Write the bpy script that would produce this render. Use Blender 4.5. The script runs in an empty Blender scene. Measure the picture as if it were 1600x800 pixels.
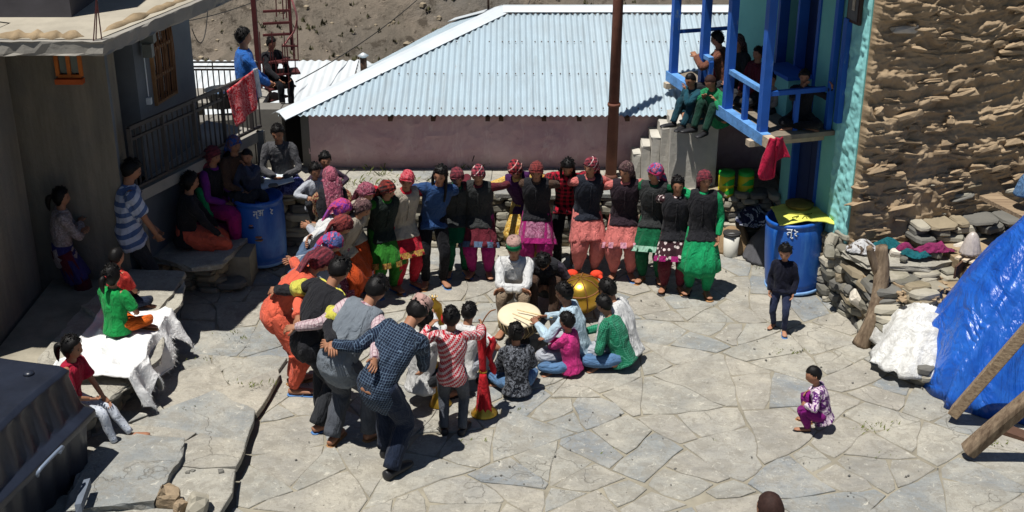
import bpy, math, random
import numpy as np
from mathutils import Vector
# ---------------------------------------------------------------- camera, world, sun, exposure
SC = bpy.context.scene
COL = SC.collection
PITCH = math.radians(23.5); FPX = 2000.0; CAMH = 6.0
cam = bpy.data.cameras.new("camera"); camo = bpy.data.objects.new("camera", cam); COL.objects.link(camo)
camo.location = (0, 0, CAMH); camo.rotation_euler = (math.radians(90) - PITCH, 0, 0)
cam.sensor_width = 36; cam.lens = 36 * FPX / 1600; cam.clip_start = 0.1; cam.clip_end = 1500
SC.camera = camo
SUN = Vector((0.235, 0.2, -1.0)).normalized()
elev = math.asin(-SUN.z); az = math.atan2(-SUN.x, -SUN.y)
w = bpy.data.worlds.new("World"); SC.world = w; w.use_nodes = True
wn = w.node_tree.nodes; wn.clear()
sky = wn.new('ShaderNodeTexSky'); sky.sky_type = 'NISHITA'; sky.sun_disc = False
sky.sun_elevation = elev; sky.sun_rotation = az; sky.altitude = 2500; sky.dust_density = 0.4
bg = wn.new('ShaderNodeBackground'); bg.inputs['Strength'].default_value = 0.05
wo = wn.new('ShaderNodeOutputWorld')
w.node_tree.links.new(sky.outputs[0], bg.inputs[0]); w.node_tree.links.new(bg.outputs[0], wo.inputs[0])
sl = bpy.data.lights.new("sun", 'SUN'); sl.energy = 5.0; sl.angle = math.radians(0.55); sl.color = (1.0, 0.965, 0.91)
so = bpy.data.objects.new("sun", sl); COL.objects.link(so)
so.rotation_euler = SUN.to_track_quat('-Z', 'Y').to_euler()
SC.view_settings.view_transform = 'Standard'; SC.view_settings.look = 'None'
SC.view_settings.exposure = 0.27; SC.view_settings.gamma = 1.0
SC.cycles.max_bounces = 6

# ---------------------------------------------------------------- helpers
rnd = random.Random(7)
PC, PS = math.cos(PITCH), math.sin(PITCH)
def ray(x, y):
    u = (x - 800) / FPX; v = (400 - y) / FPX
    return u, PC + v * PS, -PS + v * PC
def G(x, y, z=0.0):                 # where the sight line of a photo pixel meets the level z
    d = ray(x, y); t = (z - CAMH) / d[2]
    return Vector((d[0] * t, d[1] * t, z))
def VY(x, y, Y):
    d = ray(x, y); t = Y / d[1]
    return Vector((d[0] * t, Y, CAMH + d[2] * t))

_p = np.random.RandomState(3).rand(64, 64, 64).astype(np.float32)
def vnoise(p, s=1.0, off=0.0):
    q = np.asarray(p, dtype=np.float64) * s + off + 1000.0
    i = np.floor(q).astype(int); f = q - i; f = f * f * (3 - 2 * f)
    i0 = i % 64; i1 = (i + 1) % 64
    x0, y0, z0 = i0[..., 0], i0[..., 1], i0[..., 2]; x1, y1, z1 = i1[..., 0], i1[..., 1], i1[..., 2]
    fx, fy, fz = f[..., 0], f[..., 1], f[..., 2]
    def L(a, b, t): return a + (b - a) * t
    return L(L(L(_p[x0, y0, z0], _p[x1, y0, z0], fx), L(_p[x0, y1, z0], _p[x1, y1, z0], fx), fy),
             L(L(_p[x0, y0, z1], _p[x1, y0, z1], fx), L(_p[x0, y1, z1], _p[x1, y1, z1], fx), fy), fz) * 2 - 1
def fbm(p, s, o=4, off=0.0):
    r = 0; a = 1.0; t = 0
    for k in range(o):
        r = r + a * vnoise(p, s * 2 ** k, off + 17.3 * k); t += a; a *= .5
    return r / t

def n1(x, y, z, s=1.0): return float(vnoise(np.array([[x, y, z]], float), s)[0])
class Geo:
    def __init__(s): s.v = []; s.f = []; s.n = 0
    def add(s, V, F):
        V = np.asarray(V, dtype=float).reshape(-1, 3)
        s.v.append(V)
        s.f += [tuple(i + s.n for i in f) for f in F]
        s.n += len(V); return s
    def box(s, c, d, rz=0.0, ax=None, jit=0.0):
        c = np.array(c, float); d = np.array(d, float) / 2
        P = np.array([[x, y, z] for z in (-1, 1) for y in (-1, 1) for x in (-1, 1)], float) * d
        if jit: P += np.array([[rnd.uniform(-jit, jit) for _ in range(3)] for _ in range(8)])
        if ax is not None: P = P @ np.array(ax, float)
        elif rz:
            a = math.cos(rz), math.sin(rz); P = np.stack([P[:, 0] * a[0] - P[:, 1] * a[1], P[:, 0] * a[1] + P[:, 1] * a[0], P[:, 2]], 1)
        return s.add(P + c, [(0, 2, 3, 1), (4, 5, 7, 6), (0, 1, 5, 4), (2, 6, 7, 3), (0, 4, 6, 2), (1, 3, 7, 5)])
    def beam(s, a, b, w, h, up=(0, 0, 1)):      # squared timber from a to b
        a = np.array(a, float); b = np.array(b, float); t = b - a; L = np.linalg.norm(t); t /= L
        u = np.array(up, float); l = np.cross(t, u)
        if np.linalg.norm(l) < 1e-4: l = np.cross(t, (0, 1, 0))
        l /= np.linalg.norm(l); u = np.cross(l, t)
        return s.box((a + b) / 2, (L, w, h), ax=np.array([t, l, u]))
    def V(s): return np.concatenate(s.v) if s.v else np.zeros((0, 3))

def cr(P, n):                                    # smooth resample of a control polyline (rows may carry radii too)
    P = np.asarray(P, float)
    if len(P) < 3: 
        t = np.linspace(0, 1, n)[:, None]; return P[0] * (1 - t) + P[-1] * t
    E = np.vstack([2 * P[0] - P[1], P, 2 * P[-1] - P[-2]]); out = []
    for u in np.linspace(0, len(P) - 1 - 1e-9, n):
        i = int(u); t = u - i; a, b, c, d = E[i:i + 4]
        out.append(.5 * ((2 * b) + (-a + c) * t + (2 * a - 5 * b + 4 * c - d) * t * t + (-a + 3 * b - 3 * c + d) * t ** 3))
    return np.array(out)
def loft(g, C, rx, ry=None, ref=(1, 0, 0), seg=12, cap=True, mod=None, power=2.0):
    C = np.asarray(C, float); n = len(C)
    rx = np.broadcast_to(np.asarray(rx, float), (n,)); ry = rx if ry is None else np.broadcast_to(np.asarray(ry, float), (n,))
    T = np.gradient(C, axis=0); T /= np.linalg.norm(T, axis=1)[:, None] + 1e-9
    ref = np.asarray(ref, float)
    if ref.ndim == 1: ref = np.repeat(ref[None], n, 0)
    A = ref - (ref * T).sum(1)[:, None] * T
    bad = np.linalg.norm(A, axis=1) < 1e-3
    A[bad] = np.cross(T[bad], (0.3, .9, .1))
    A /= np.linalg.norm(A, axis=1)[:, None]; B = np.cross(T, A)
    th = np.arange(seg) * 2 * math.pi / seg
    ct, st = np.cos(th), np.sin(th)
    if power != 2.0:
        k = 2.0 / power; ct = np.sign(ct) * abs(ct) ** k; st = np.sign(st) * abs(st) ** k
    m = 1.0 if mod is None else mod(np.linspace(0, 1, n)[:, None], th[None, :])
    R = (C[:, None, :] + (A[:, None, :] * (rx[:, None] * ct * m)[..., None] + B[:, None, :] * (ry[:, None] * st * m)[..., None]))
    F = []
    for i in range(n - 1):
        for j in range(seg):
            k = (j + 1) % seg
            F.append((i * seg + j, i * seg + k, (i + 1) * seg + k, (i + 1) * seg + j))
    V = R.reshape(-1, 3)
    if cap:
        F.append(tuple(range(seg - 1, -1, -1))); F.append(tuple((n - 1) * seg + j for j in range(seg)))
    return g.add(V, F)
def lathe(g, prof, c=(0, 0, 0), seg=28, axis=(0, 0, 1), mod=None):  # prof: (radius, height)
    prof = np.array(prof, float); ax = np.array(axis, float); ax /= np.linalg.norm(ax)
    C = np.array(c, float) + prof[:, 1:2] * ax
    a = np.cross(ax, (0, 1, 0.01)); a /= np.linalg.norm(a); b = np.cross(ax, a)
    th = np.arange(seg) * 2 * math.pi / seg; n = len(prof)
    m = 1.0 if mod is None else mod(prof[:, 1][:, None], th[None, :])
    R = C[:, None, :] + (prof[:, 0][:, None] * m * np.cos(th))[..., None] * a + (prof[:, 0][:, None] * m * np.sin(th))[..., None] * b
    F = []
    for i in range(n - 1):
        for j in range(seg):
            k = (j + 1) % seg; F.append((i * seg + j, i * seg + k, (i + 1) * seg + k, (i + 1) * seg + j))
    F.append(tuple(range(seg - 1, -1, -1))); F.append(tuple((n - 1) * seg + j for j in range(seg)))
    return g.add(R.reshape(-1, 3), F)
def ellipsoid(g, c, r, seg=12, rings=8, mod=None):
    ph = np.linspace(-math.pi / 2 * .98, math.pi / 2 * .98, rings); th = np.arange(seg) * 2 * math.pi / seg
    X = np.cos(ph)[:, None] * np.cos(th); Y = np.cos(ph)[:, None] * np.sin(th); Z = np.sin(ph)[:, None] * np.ones(seg)
    V = np.stack([X, Y, Z], -1).reshape(-1, 3) * np.array(r, float) + np.array(c, float)
    F = [(i * seg + j, i * seg + (j + 1) % seg, (i + 1) * seg + (j + 1) % seg, (i + 1) * seg + j) for i in range(rings - 1) for j in range(seg)]
    F.append(tuple(range(seg - 1, -1, -1))); F.append(tuple((rings - 1) * seg + j for j in range(seg)))
    return g.add(V, F)
def grid(g, fn, nu, nv):
    u = np.linspace(0, 1, nu)[:, None] * np.ones(nv); v = np.ones(nu)[:, None] * np.linspace(0, 1, nv)
    P = fn(u, v).reshape(-1, 3)
    return g.add(P, [(i * nv + j, (i + 1) * nv + j, (i + 1) * nv + j + 1, i * nv + j + 1) for i in range(nu - 1) for j in range(nv - 1)])

def tag(o, label=None, cat=None, group=None, kind=None):
    if label: o['label'] = label
    if cat: o['category'] = cat
    if group: o['group'] = group
    if kind: o['kind'] = kind
    return o
def mesh(name, g, mat, smooth=False):
    me = bpy.data.meshes.new(name)
    V = g.V() if isinstance(g, Geo) else g[0]; F = g.f if isinstance(g, Geo) else g[1]
    me.from_pydata(V.tolist(), [], F)
    me.update()
    if smooth: me.polygons.foreach_set('use_smooth', [True] * len(me.polygons))
    if mat: me.materials.append(mat)
    return me
def ob(name, g, mat, parent=None, smooth=False, loc=None):
    me = g if isinstance(g, bpy.types.Mesh) else mesh(name, g, mat, smooth)
    o = bpy.data.objects.new(name, me); COL.objects.link(o)
    if loc is not None: o.location = loc
    if parent: o.parent = parent
    return o
def root(name, loc, label, cat, group=None, rz=0.0, kind=None):
    o = bpy.data.objects.new(name, None); COL.objects.link(o); o.location = loc; o.rotation_euler = (0, 0, rz)
    o.empty_display_size = .1
    return tag(o, label, cat, group, kind)
def local(parent):                               # parent a world-space mesh to an unrotated root without moving it
    return -Vector(parent.location)
def sub(name, g, mat, parent, smooth=False):     # world-space geometry as a part
    o = ob(name, g, mat, parent, smooth)
    p = parent; off = Vector((0, 0, 0))
    while p: off += p.location; p = p.parent
    o.location = -off
    return o

# ---------------------------------------------------------------- materials
class NT:
    def __init__(s, name, rough=.8, metal=0.0, spec=.3):
        s.m = bpy.data.materials.new(name); s.m.use_nodes = True
        s.t = s.m.node_tree; s.b = s.t.nodes['Principled BSDF']
        s.b.inputs['Roughness'].default_value = rough; s.b.inputs['Metallic'].default_value = metal
        s.b.inputs['Specular IOR Level'].default_value = spec
        s.tc = s.t.nodes.new('ShaderNodeTexCoord'); s.geo = s.t.nodes.new('ShaderNodeNewGeometry')
    def n(s, ty, **k):
        x = s.t.nodes.new(ty)
        for a, b in k.items():
            if a.startswith('_'): setattr(x, a[1:], b)
            else: x.inputs[a.replace('__', ' ')].default_value = b
        return x
    def l(s, a, b): s.t.links.new(a, b)
    def vec(s, world=False, scale=(1, 1, 1), rot=(0, 0, 0)):
        mp = s.n('ShaderNodeMapping'); mp.inputs['Scale'].default_value = scale; mp.inputs['Rotation'].default_value = rot
        s.l(s.geo.outputs['Position'] if world else s.tc.outputs['Object'], mp.inputs['Vector']); return mp.outputs[0]
    def noise(s, v, scale, detail=5, rough=.6, dist=0.0):
        x = s.n('ShaderNodeTexNoise'); x.inputs['Scale'].default_value = scale; x.inputs['Detail'].default_value = detail
        x.inputs['Roughness'].default_value = rough; x.inputs['Distortion'].default_value = dist
        s.l(v, x.inputs['Vector']); return x.outputs['Fac']
    def ramp(s, f, stops, interp='LINEAR'):
        r = s.n('ShaderNodeValToRGB'); r.color_ramp.interpolation = interp; e = r.color_ramp.elements
        while len(e) < len(stops): e.new(.5)
        for i, (p, c) in enumerate(stops):
            e[i].position = p; e[i].color = (c, c, c, 1) if isinstance(c, (int, float)) else (*c[:3], 1)
        s.l(f, r.inputs[0]); return r.outputs[0]
    def mix(s, f, a, b, mode='MIX'):
        x = s.n('ShaderNodeMix'); x.data_type = 'RGBA'; x.blend_type = mode
        for k, v in ((0, f), (6, a), (7, b)):
            if isinstance(v, (int, float)): x.inputs[k].default_value = v if k == 0 else (v, v, v, 1)
            elif isinstance(v, tuple): x.inputs[k].default_value = (*v[:3], 1)
            else: s.l(v, x.inputs[k])
        return x.outputs[2]
    def math(s, op, a, b=0.0, c=None):
        x = s.n('ShaderNodeMath'); x.operation = op
        for i, v in enumerate((a, b) if c is None else (a, b, c)):
            if isinstance(v, (int, float)): x.inputs[i].default_value = v
            else: s.l(v, x.inputs[i])
        return x.outputs[0]
    def col(s, c):
        if isinstance(c, tuple): s.b.inputs['Base Color'].default_value = (*c[:3], 1)
        else: s.l(c, s.b.inputs['Base Color'])
    def bump(s, h, strength=.4, dist=.02):
        x = s.n('ShaderNodeBump', Strength=strength, Distance=dist); s.l(h, x.inputs['Height']); s.l(x.outputs[0], s.b.inputs['Normal'])

def S(r, g, b):                                  # sRGB 0-255 to linear
    f = lambda c: (c / 255 / 12.92) if c <= 10 else ((c / 255 + .055) / 1.055) ** 2.4
    return (f(r), f(g), f(b))
_M = {}; CLOTHS = set()
def plain(name, c, rough=.7, var=.25, scale=3.0, bump=.2, bscale=30, metal=0, spec=.3, world=True, bdist=.01):
    if name in _M: return _M[name]
    t = NT(name, rough, metal, spec); v = t.vec(world)
    n = t.noise(v, scale, 6, .65)
    f = t.ramp(n, [(.3, 0.0), (.7, 1.0)])
    t.col(t.mix(f, tuple(x * (1 - var) for x in c), tuple(min(1, x * (1 + var)) for x in c)))
    if bump: t.bump(t.noise(v, bscale, 5), bump, bdist)
    _M[name] = t.m; return t.m
def cloth(name, c, pattern=None, c2=None, c3=None, k=30.0, wdt=.12, rough=.85, fold=.5):
    if name in _M: return _M[name]
    t = NT(name, rough, 0, .15); CLOTHS.add(name); at_ = t.n('ShaderNodeAttribute'); at_.attribute_name = 'gp'; v = at_.outputs['Vector']
    n = t.noise(v, 6, 4)
    f = t.ramp(n, [(.3, 0.0), (.75, 1.0)])
    sep = t.n('ShaderNodeSeparateXYZ'); t.l(v, sep.inputs[0]); X, Y, Z = sep.outputs
    u = t.math('ADD', X, t.math('MULTIPLY', Y, .55)); w_ = t.math('ADD', Z, t.math('MULTIPLY', Y, -.45))
    base = c
    fr = lambda q, kk, ph=0.0: t.math('FRACT', t.math('ADD', t.math('MULTIPLY', q, kk), 50.0 + ph))
    if pattern == 'check':
        a = t.math('LESS_THAN', fr(u, k), wdt); b = t.math('LESS_THAN', fr(w_, k), wdt)
        base = t.mix(t.math('MAXIMUM', a, b), c, c2)
    elif pattern == 'plaid':
        a = t.math('LESS_THAN', fr(u, k), .5); b = t.math('LESS_THAN', fr(w_, k), .5)
        base = t.mix(t.math('MULTIPLY', t.math('ADD', a, b), .5), c, c2)
        if c3: base = t.mix(t.math('LESS_THAN', fr(t.math('ADD', u, w_), k * .5), .12), base, c3)
    elif pattern == 'stripe':
        base = t.mix(t.math('LESS_THAN', fr(w_, k), wdt), c, c2)
    elif pattern == 'tooth':
        a = t.math('LESS_THAN', fr(t.math('SUBTRACT', w_, t.math('MULTIPLY', u, .8)), k), .42)
        b = t.math('LESS_THAN', fr(t.math('ADD', w_, t.math('MULTIPLY', u, .8)), k * 2.2), .16)
        base = t.mix(t.math('ABSOLUTE', t.math('SUBTRACT', a, b)), c, c2)
    elif pattern in ('print', 'dots'):
        vo = t.n('ShaderNodeTexVoronoi'); vo.inputs['Scale'].default_value = k; t.l(v, vo.inputs['Vector'])
        if pattern == 'dots': base = t.mix(t.math('LESS_THAN', vo.outputs['Distance'], wdt), c, c2)
        else:
            q = t.noise(v, k * .8, 3, .7, 1.5)
            base = t.ramp(q, [(0.0, c), (.47, c), (.5, c2), (.58, c2), (.61, c3 or c)], 'CONSTANT')
    dk = t.mix(1.0, base, .66, 'MULTIPLY')
    t.col(t.mix(f, dk, base))
    mp_ = t.n('ShaderNodeMapping'); mp_.inputs['Scale'].default_value = (1, 1, .45); t.l(v, mp_.inputs['Vector'])
    wv = t.math('ADD', t.noise(mp_.outputs[0], 13, 4, .55, .8), t.math('MULTIPLY', t.noise(v, 320, 2, .5), .06))
    t.bump(wv, min(1.0, fold * 1.7), .07)
    t.b.inputs['Sheen Weight'].default_value = .05
    _M[name] = t.m; return t.m
SKIN = []
for i, c in enumerate([S(156, 110, 84), S(134, 92, 70), S(168, 122, 96)]):
    t = NT('skin', .6, 0, .3); v = t.vec()
    t.col(t.mix(t.noise(v, 20, 3), tuple(x * .85 for x in c), c)); SKIN.append(t.m)
HAIR = plain('hair', (.0055, .0048, .0045), .5, .4, 40, .35, 90, spec=.18, world=False)
EYE = plain('eye_dark', (.02, .015, .012), .3, 0, 1, 0)
LIP = plain('lip', S(120, 62, 52), .5, 0, 1, 0)
# ---------------------------------------------------------------- people
A_ = lambda *a: np.array(a, float)
def unit(v): return v / (np.linalg.norm(v) + 1e-9)
def ik(a, t, l1, l2, pole):
    d = t - a; L = np.linalg.norm(d); mx = (l1 + l2) * .995
    if L > mx: d = d / L * mx; t = a + d; L = mx
    L = max(L, abs(l1 - l2) * 1.05 + 1e-3)
    n = unit(d); x = (l1 * l1 - l2 * l2 + L * L) / (2 * L); h = math.sqrt(max(l1 * l1 - x * x, 0))
    p = np.array(pole, float); p = p - p.dot(n) * n
    return a + n * x + unit(p) * h, t

# one head, chin at -.5 and crown at +.5, facing +y; every person's head, hair, cap and scarf are shaped from it
HS, HR = 26, 20
_ph = np.linspace(-math.pi / 2 * .985, math.pi / 2 * .985, HR); _th = np.arange(HS) * 2 * math.pi / HS
HD = np.stack([np.cos(_ph)[:, None] * np.cos(_th), np.cos(_ph)[:, None] * np.sin(_th), np.sin(_ph)[:, None] * np.ones(HS)], -1).reshape(-1, 3)
HF = [(i * HS + j, i * HS + (j + 1) % HS, (i + 1) * HS + (j + 1) % HS, (i + 1) * HS + j) for i in range(HR - 1) for j in range(HS)]
HF += [tuple(range(HS - 1, -1, -1)), tuple((HR - 1) * HS + j for j in range(HS))]
def head_shape():
    x, y, z = HD[:, 0] * .33, HD[:, 1] * .40, HD[:, 2] * .5
    t = np.clip((-.02 - z) / .48, 0, 1)
    x = x * (1 - .30 * t ** 1.5); y = np.where(y < 0, y * (1 - .5 * t), y * (1 - .02 * t))
    fr = np.clip(HD[:, 1], 0, 1)
    y = y + fr * (.10 * np.exp(-(x / .06) ** 2 - ((z + .08) / .10) ** 2) + .03 * np.exp(-(x / .12) ** 2 - ((z + .26) / .05) ** 2)
                  + .04 * np.exp(-(x / .12) ** 2 - ((z + .42) / .07) ** 2) + .02 * np.exp(-((z - .10) / .05) ** 2)
                  - .05 * np.exp(-((abs(x) - .14) / .06) ** 2 - ((z - .0) / .055) ** 2))
    return np.stack([x, y, z], 1)
HEAD = head_shape()
def shell(line, th, fold=0.0, fs=9.0, off=0.0, lump=None):
    """closed shell over the head: stands proud above the hair line, tucked inside the head below it"""
    a = HD[:, 1] / np.maximum(np.hypot(HD[:, 0], HD[:, 1]), 1e-6)
    L = np.interp(a, *line)
    m = np.clip((HEAD[:, 2] - L) / .05 + .5, 0, 1)
    d = np.where(m > 0, m * th, 0) - (1 - m) * .05
    if fold: d = d + m * fold * fbm(HD * A_(1, 1, 1), fs, 3, off)
    P = HEAD * .985 + HD * d[:, None]
    return P
LINES = {'short': ([-1, -.3, .1, .35, .7, 1], [-.33, -.22, -.02, .12, .22, .24]),
         'long': ([-1, -.3, .1, .35, .7, 1], [-.46, -.42, -.30, .05, .25, .28]),
         'scarf': ([-1, -.3, .1, .4, .7, 1], [-.45, -.42, -.34, -.02, .17, .2]),
         'cap': ([-1, 1], [.12, .2])}

class P_:
    pass
PEOPLE = []
def tubes_arm(g, a, e, w_, r0, r1, r2, seg=10, inside=None):
    pts = [a, a + (e - a) * .5, e, e + (w_ - e) * .5, w_]
    if inside is not None: pts = [inside] + pts
    rr = [r0, (r0 + r1) / 2, r1, (r1 + r2) / 2 * 1.02, r2]
    if inside is not None: rr = [r0] + rr
    Q = cr(np.hstack([np.array(pts), np.array(rr)[:, None]]), 14)
    loft(g, Q[:, :3], Q[:, 3], ref=np.cross(unit(e - a), unit(w_ - e) + .01), seg=seg)

def hand(g, w_, d, pn, s, curl=.5, side=1):
    d = unit(d); pn = unit(pn - pn.dot(d) * d); l = np.cross(d, pn)
    loft(g, [w_ - d * .01 * s, w_ + d * .02 * s, w_ + d * .06 * s, w_ + d * .088 * s], np.array([.026, .034, .04, .038]) * s, np.array([.02, .015, .014, .011]) * s, ref=l, seg=8)
    for i, (o, L) in enumerate(((-.029, .062), (-.010, .074), (.010, .070), (.029, .055))):
        b = w_ + d * .082 * s + l * o * s; pts = [b]; dd = d + l * o * 2.2; ang = curl * .55
        for k in range(3):
            c_, s_ = math.cos(ang), math.sin(ang)
            dd = unit(unit(d) * c_ + pn * s_ + l * o * 2.5); pts.append(pts[-1] + dd * L * s * (.42, .32, .26)[k]); ang += curl * .75
        loft(g, pts, np.array([.0095, .009, .0085, .006]) * s, seg=6)
    b = w_ + d * .025 * s - l * side * .028 * s
    t1 = b + (d * .6 - l * side * .7 + pn * .3) * .035 * s; t2 = t1 + (d * .85 - l * side * .25 + pn * .4) * .03 * s
    loft(g, [b, t1, t2], np.array([.012, .0105, .008]) * s, seg=6)

def person(label, head=None, face=0.0, h=1.6, z=0.0, pose='stand', lean=0.0, side=0.0, hp=0.0, hy=0.0, seat=0.0, feet=None,
           arms=None, top=None, bottom=None, vest=None, tunic=None, scarf=None, hair='short', cap=None, shoe='sandal',
           group=None, skin=0, at=None, stride=0.0, kid=0.0, tail=None, visible_face=True, extra=None, pz=None, twist=0.0, shawl=None, girth=1.0):
    p = P_(); p.__dict__.update(locals()); p.rng = random.Random(len(PEOPLE) * 13 + 5)
    s = h / 1.6
    L = math.radians(lean); sd = math.radians(side)
    kk = 1 - .07 * kid
    # pelvis and feet, local, floor at 0
    if pose == 'stand':
        pel = A_(0, -.10 * h * math.sin(L), .515 * h * kk - .05 * h * math.sin(L) ** 2)
        fl = A_(-.065 * h, stride * h * .5, .045 * h); fr_ = A_(.065 * h, -stride * h * .5, .045 * h); kp = [(-.15, 1, 0), (.15, 1, 0)]
    elif pose == 'cross':
        pel = A_(0, 0, .085 * h + seat); fl = A_(.07 * h, .20 * h, .04 * h + seat); fr_ = A_(-.07 * h, .15 * h, .04 * h + seat); kp = [(-1, .5, .15), (1, .5, .15)]
    elif pose == 'knees':
        pel = A_(0, 0, seat + .075 * h); fl = A_(-.07 * h, .27 * h, .04 * h); fr_ = A_(.07 * h, .27 * h, .04 * h); kp = [(-.1, .6, 1), (.1, .6, 1)]
    elif pose == 'bench':
        pel = A_(0, 0, seat + .07 * h); fl = A_(-.07 * h, .25 * h, .045 * h); fr_ = A_(.07 * h, .27 * h, .045 * h); kp = [(-.1, 1, 1), (.1, 1, 1)]
    elif pose == 'squat':
        pel = A_(0, 0, .15 * h); fl = A_(-.08 * h, .13 * h, .045 * h); fr_ = A_(.08 * h, .13 * h, .045 * h); kp = [(-.5, 1, .9), (.5, 1, .9)]
    if feet: fl = A_(*feet[0]); fr_ = A_(*feet[1])
    if pz is not None: pel[2] = pz
    bend = lambda a: A_(math.sin(sd), math.sin(a), math.cos(a))
    d0, d1, d2 = unit(bend(L * .75)), unit(bend(L * .95)), unit(bend(L * 1.1))
    pts = [pel - d0 * .05 * h, pel, pel + d0 * .09 * h]; pts.append(pts[-1] + d1 * .10 * h); pts.append(pts[-1] + d2 * .09 * h); pts.append(pts[-1] + d2 * .03 * h)
    p.spine = np.array(pts); p.nb = p.spine[-1]; p.d2 = d2
    tw = math.radians(twist)
    lat = A_(math.cos(tw), math.sin(tw), -math.sin(sd)); lat = unit(lat - lat.dot(d2) * d2); p.lat = lat; p.fw = np.cross(d2, lat)
    wd = .097 if not kid else .092
    p.sh = [p.spine[4] - lat * wd * h, p.spine[4] + lat * wd * h]
    p.hd = (.137 + .052 * kid) * h
    a = L * 1.0 + math.radians(hp)
    dn = unit(bend(L * .9 + math.radians(hp) * .3))
    hu = unit(A_(math.sin(sd) * .6, math.sin(a), math.cos(a)))
    p.hc = p.nb + dn * .035 * h + hu * p.hd * .47
    ya = math.radians(hy) + tw * .5
    f = A_(-math.sin(ya), math.cos(ya), 0); f = unit(f - f.dot(hu) * hu)
    p.hR = np.array([np.cross(f, hu), f, hu])
    p.dn = dn
    p.hip = [pel + A_(-.052 * h, 0, -.01 * h), pel + A_(.052 * h, 0, -.01 * h)]; p.pel = pel
    p.leg = []
    for i, (ft, k) in enumerate(((fl, kp[0]), (fr_, kp[1]))):
        kn, an = ik(p.hip[i], ft, .25 * h * kk, .245 * h * kk, k); p.leg.append((p.hip[i], kn, an))
    th = math.radians(face); p.R = np.array([[math.cos(th), -math.sin(th), 0], [math.sin(th), math.cos(th), 0], [0, 0, 1]])
    if at is not None: p.loc = A_(*at)
    else:
        hw = p.R @ p.hc; q = G(head[0], head[1], z + hw[2]); p.loc = A_(q[0] - hw[0], q[1] - hw[1], z)
    p.th = th; PEOPLE.append(p); return p
def W(p, v): return p.R @ v + p.loc
def Lc(p, v): return p.R.T @ (A_(*v) - p.loc)

def arm_targets(p):
    h = p.h; T = []
    ar = p.arms or 'down'
    if isinstance(ar, str): ar = (ar, ar)
    for i, a in enumerate(ar):
        sgn = -1 if i == 0 else 1; s = p.sh[i]; pole = (sgn * .6, -1, -.2)
        if isinstance(a, tuple): # local target in units of h or ('w',x,y,z)
            if a[0] == 'w': t = Lc(p, a[1:]); pole = (sgn, -.2, -.6)
            elif a[0] == 'n':     # a neighbour's back
                q = a[1]; b = q.spine[3] * .5 + q.spine[2] * .5 if a[2] > .5 else q.spine[2] * .6 + q.spine[1] * .4
                t = Lc(p, W(q, b - q.fw * ((.11 if a[2] > .5 else .12) * q.h))); pole = (sgn * .6, -1, -.5)
            else: t = A_(*a) * h; pole = (sgn, -.3, -.8)
        elif a == 'down': t = s + A_(sgn * .03 * h, .05 * h, -.30 * h)
        elif a == 'cross': t = p.spine[3] + A_(-sgn * .05 * h, .13 * h, -.02 * h + (.02 * h if i else 0)); pole = (sgn, .1, -1)
        elif a == 'lap': t = p.pel + A_(sgn * .03 * h, .17 * h, .05 * h); pole = (sgn, -.2, -.6)
        elif a == 'knee': t = p.leg[i][1] + A_(0, -.01, .05 * h); pole = (sgn, -.1, -.5)
        elif a == 'knees': t = (p.leg[0][1] + p.leg[1][1]) / 2 + A_(-sgn * .06 * h, 0, .04 * h); pole = (sgn, .3, -.3)
        elif a == 'mouth': t = p.hc + p.hR[1] * .09 * h - p.hR[2] * .06 * h; pole = (sgn, .1, -1)
        elif a == 'hug': t = (p.leg[0][1] + p.leg[1][1]) / 2 + A_(0, .05 * h, -.03 * h); pole = (sgn, 0, -.3)
        e, t = ik(s, t, .172 * h, .15 * h, pole); T.append((s, e, t))
    p.arm = T
JOBS = []
def remesh_job(o, vox, disp=0.0, seed=0.0, extra=None, dec=None, fs=7):
    m = o.modifiers.new('r', 'REMESH'); m.mode = 'VOXEL'; m.voxel_size = vox; m.use_smooth_shade = True
    sm = o.modifiers.new('s', 'SMOOTH'); sm.iterations = 3; sm.factor = .5
    if dec: d = o.modifiers.new('d', 'DECIMATE'); d.ratio = dec
    JOBS.append((o, disp, seed, extra, fs))
def run_jobs():
    bpy.context.view_layer.update(); dg = bpy.context.evaluated_depsgraph_get()
    for o, disp, seed, extra, fs in JOBS:
        me = bpy.data.meshes.new_from_object(o.evaluated_get(dg))
        n = len(me.vertices)
        if n and (disp or extra):
            co = np.empty(n * 3, np.float32); me.vertices.foreach_get('co', co); co = co.reshape(-1, 3).astype(float)
            no = np.empty(n * 3, np.float32); me.vertex_normals.foreach_get('vector', no); no = no.reshape(-1, 3)
            if disp:
                a = 1 - 2 * abs(vnoise(co * A_(1, 1, .6) + vnoise(co, 4, seed)[:, None] * .05, fs, seed)); b = 1 - 2 * abs(vnoise(co * A_(1, 1, .8), fs * 2.1, seed + 9))
                co = co + no * (disp * (a * .7 + b * .35))[:, None]
            if extra:
                F = [tuple(q.vertices) for q in me.polygons]
                F += [tuple(i + n for i in f) for f in extra.f]; co = np.vstack([co, extra.V()])
                m2 = bpy.data.meshes.new(o.name); m2.from_pydata(co.tolist(), [], F); m2.update(); me = m2
            else: me.vertices.foreach_set('co', co.astype(np.float32).ravel())
        me.name = o.name
        mats = [x for x in o.data.materials]; old = o.data
        o.modifiers.clear(); o.data = me
        if not len(me.materials):
            for x in mats: me.materials.append(x)
        me.polygons.foreach_set('use_smooth', [True] * len(me.polygons)); me.update()
    JOBS.clear()
GP = []
def set_gp(me, co):
    if 'gp' in me.attributes: return
    a = me.attributes.new('gp', 'FLOAT_VECTOR', 'POINT'); a.data.foreach_set('vector', np.asarray(co, np.float32).ravel())
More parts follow.
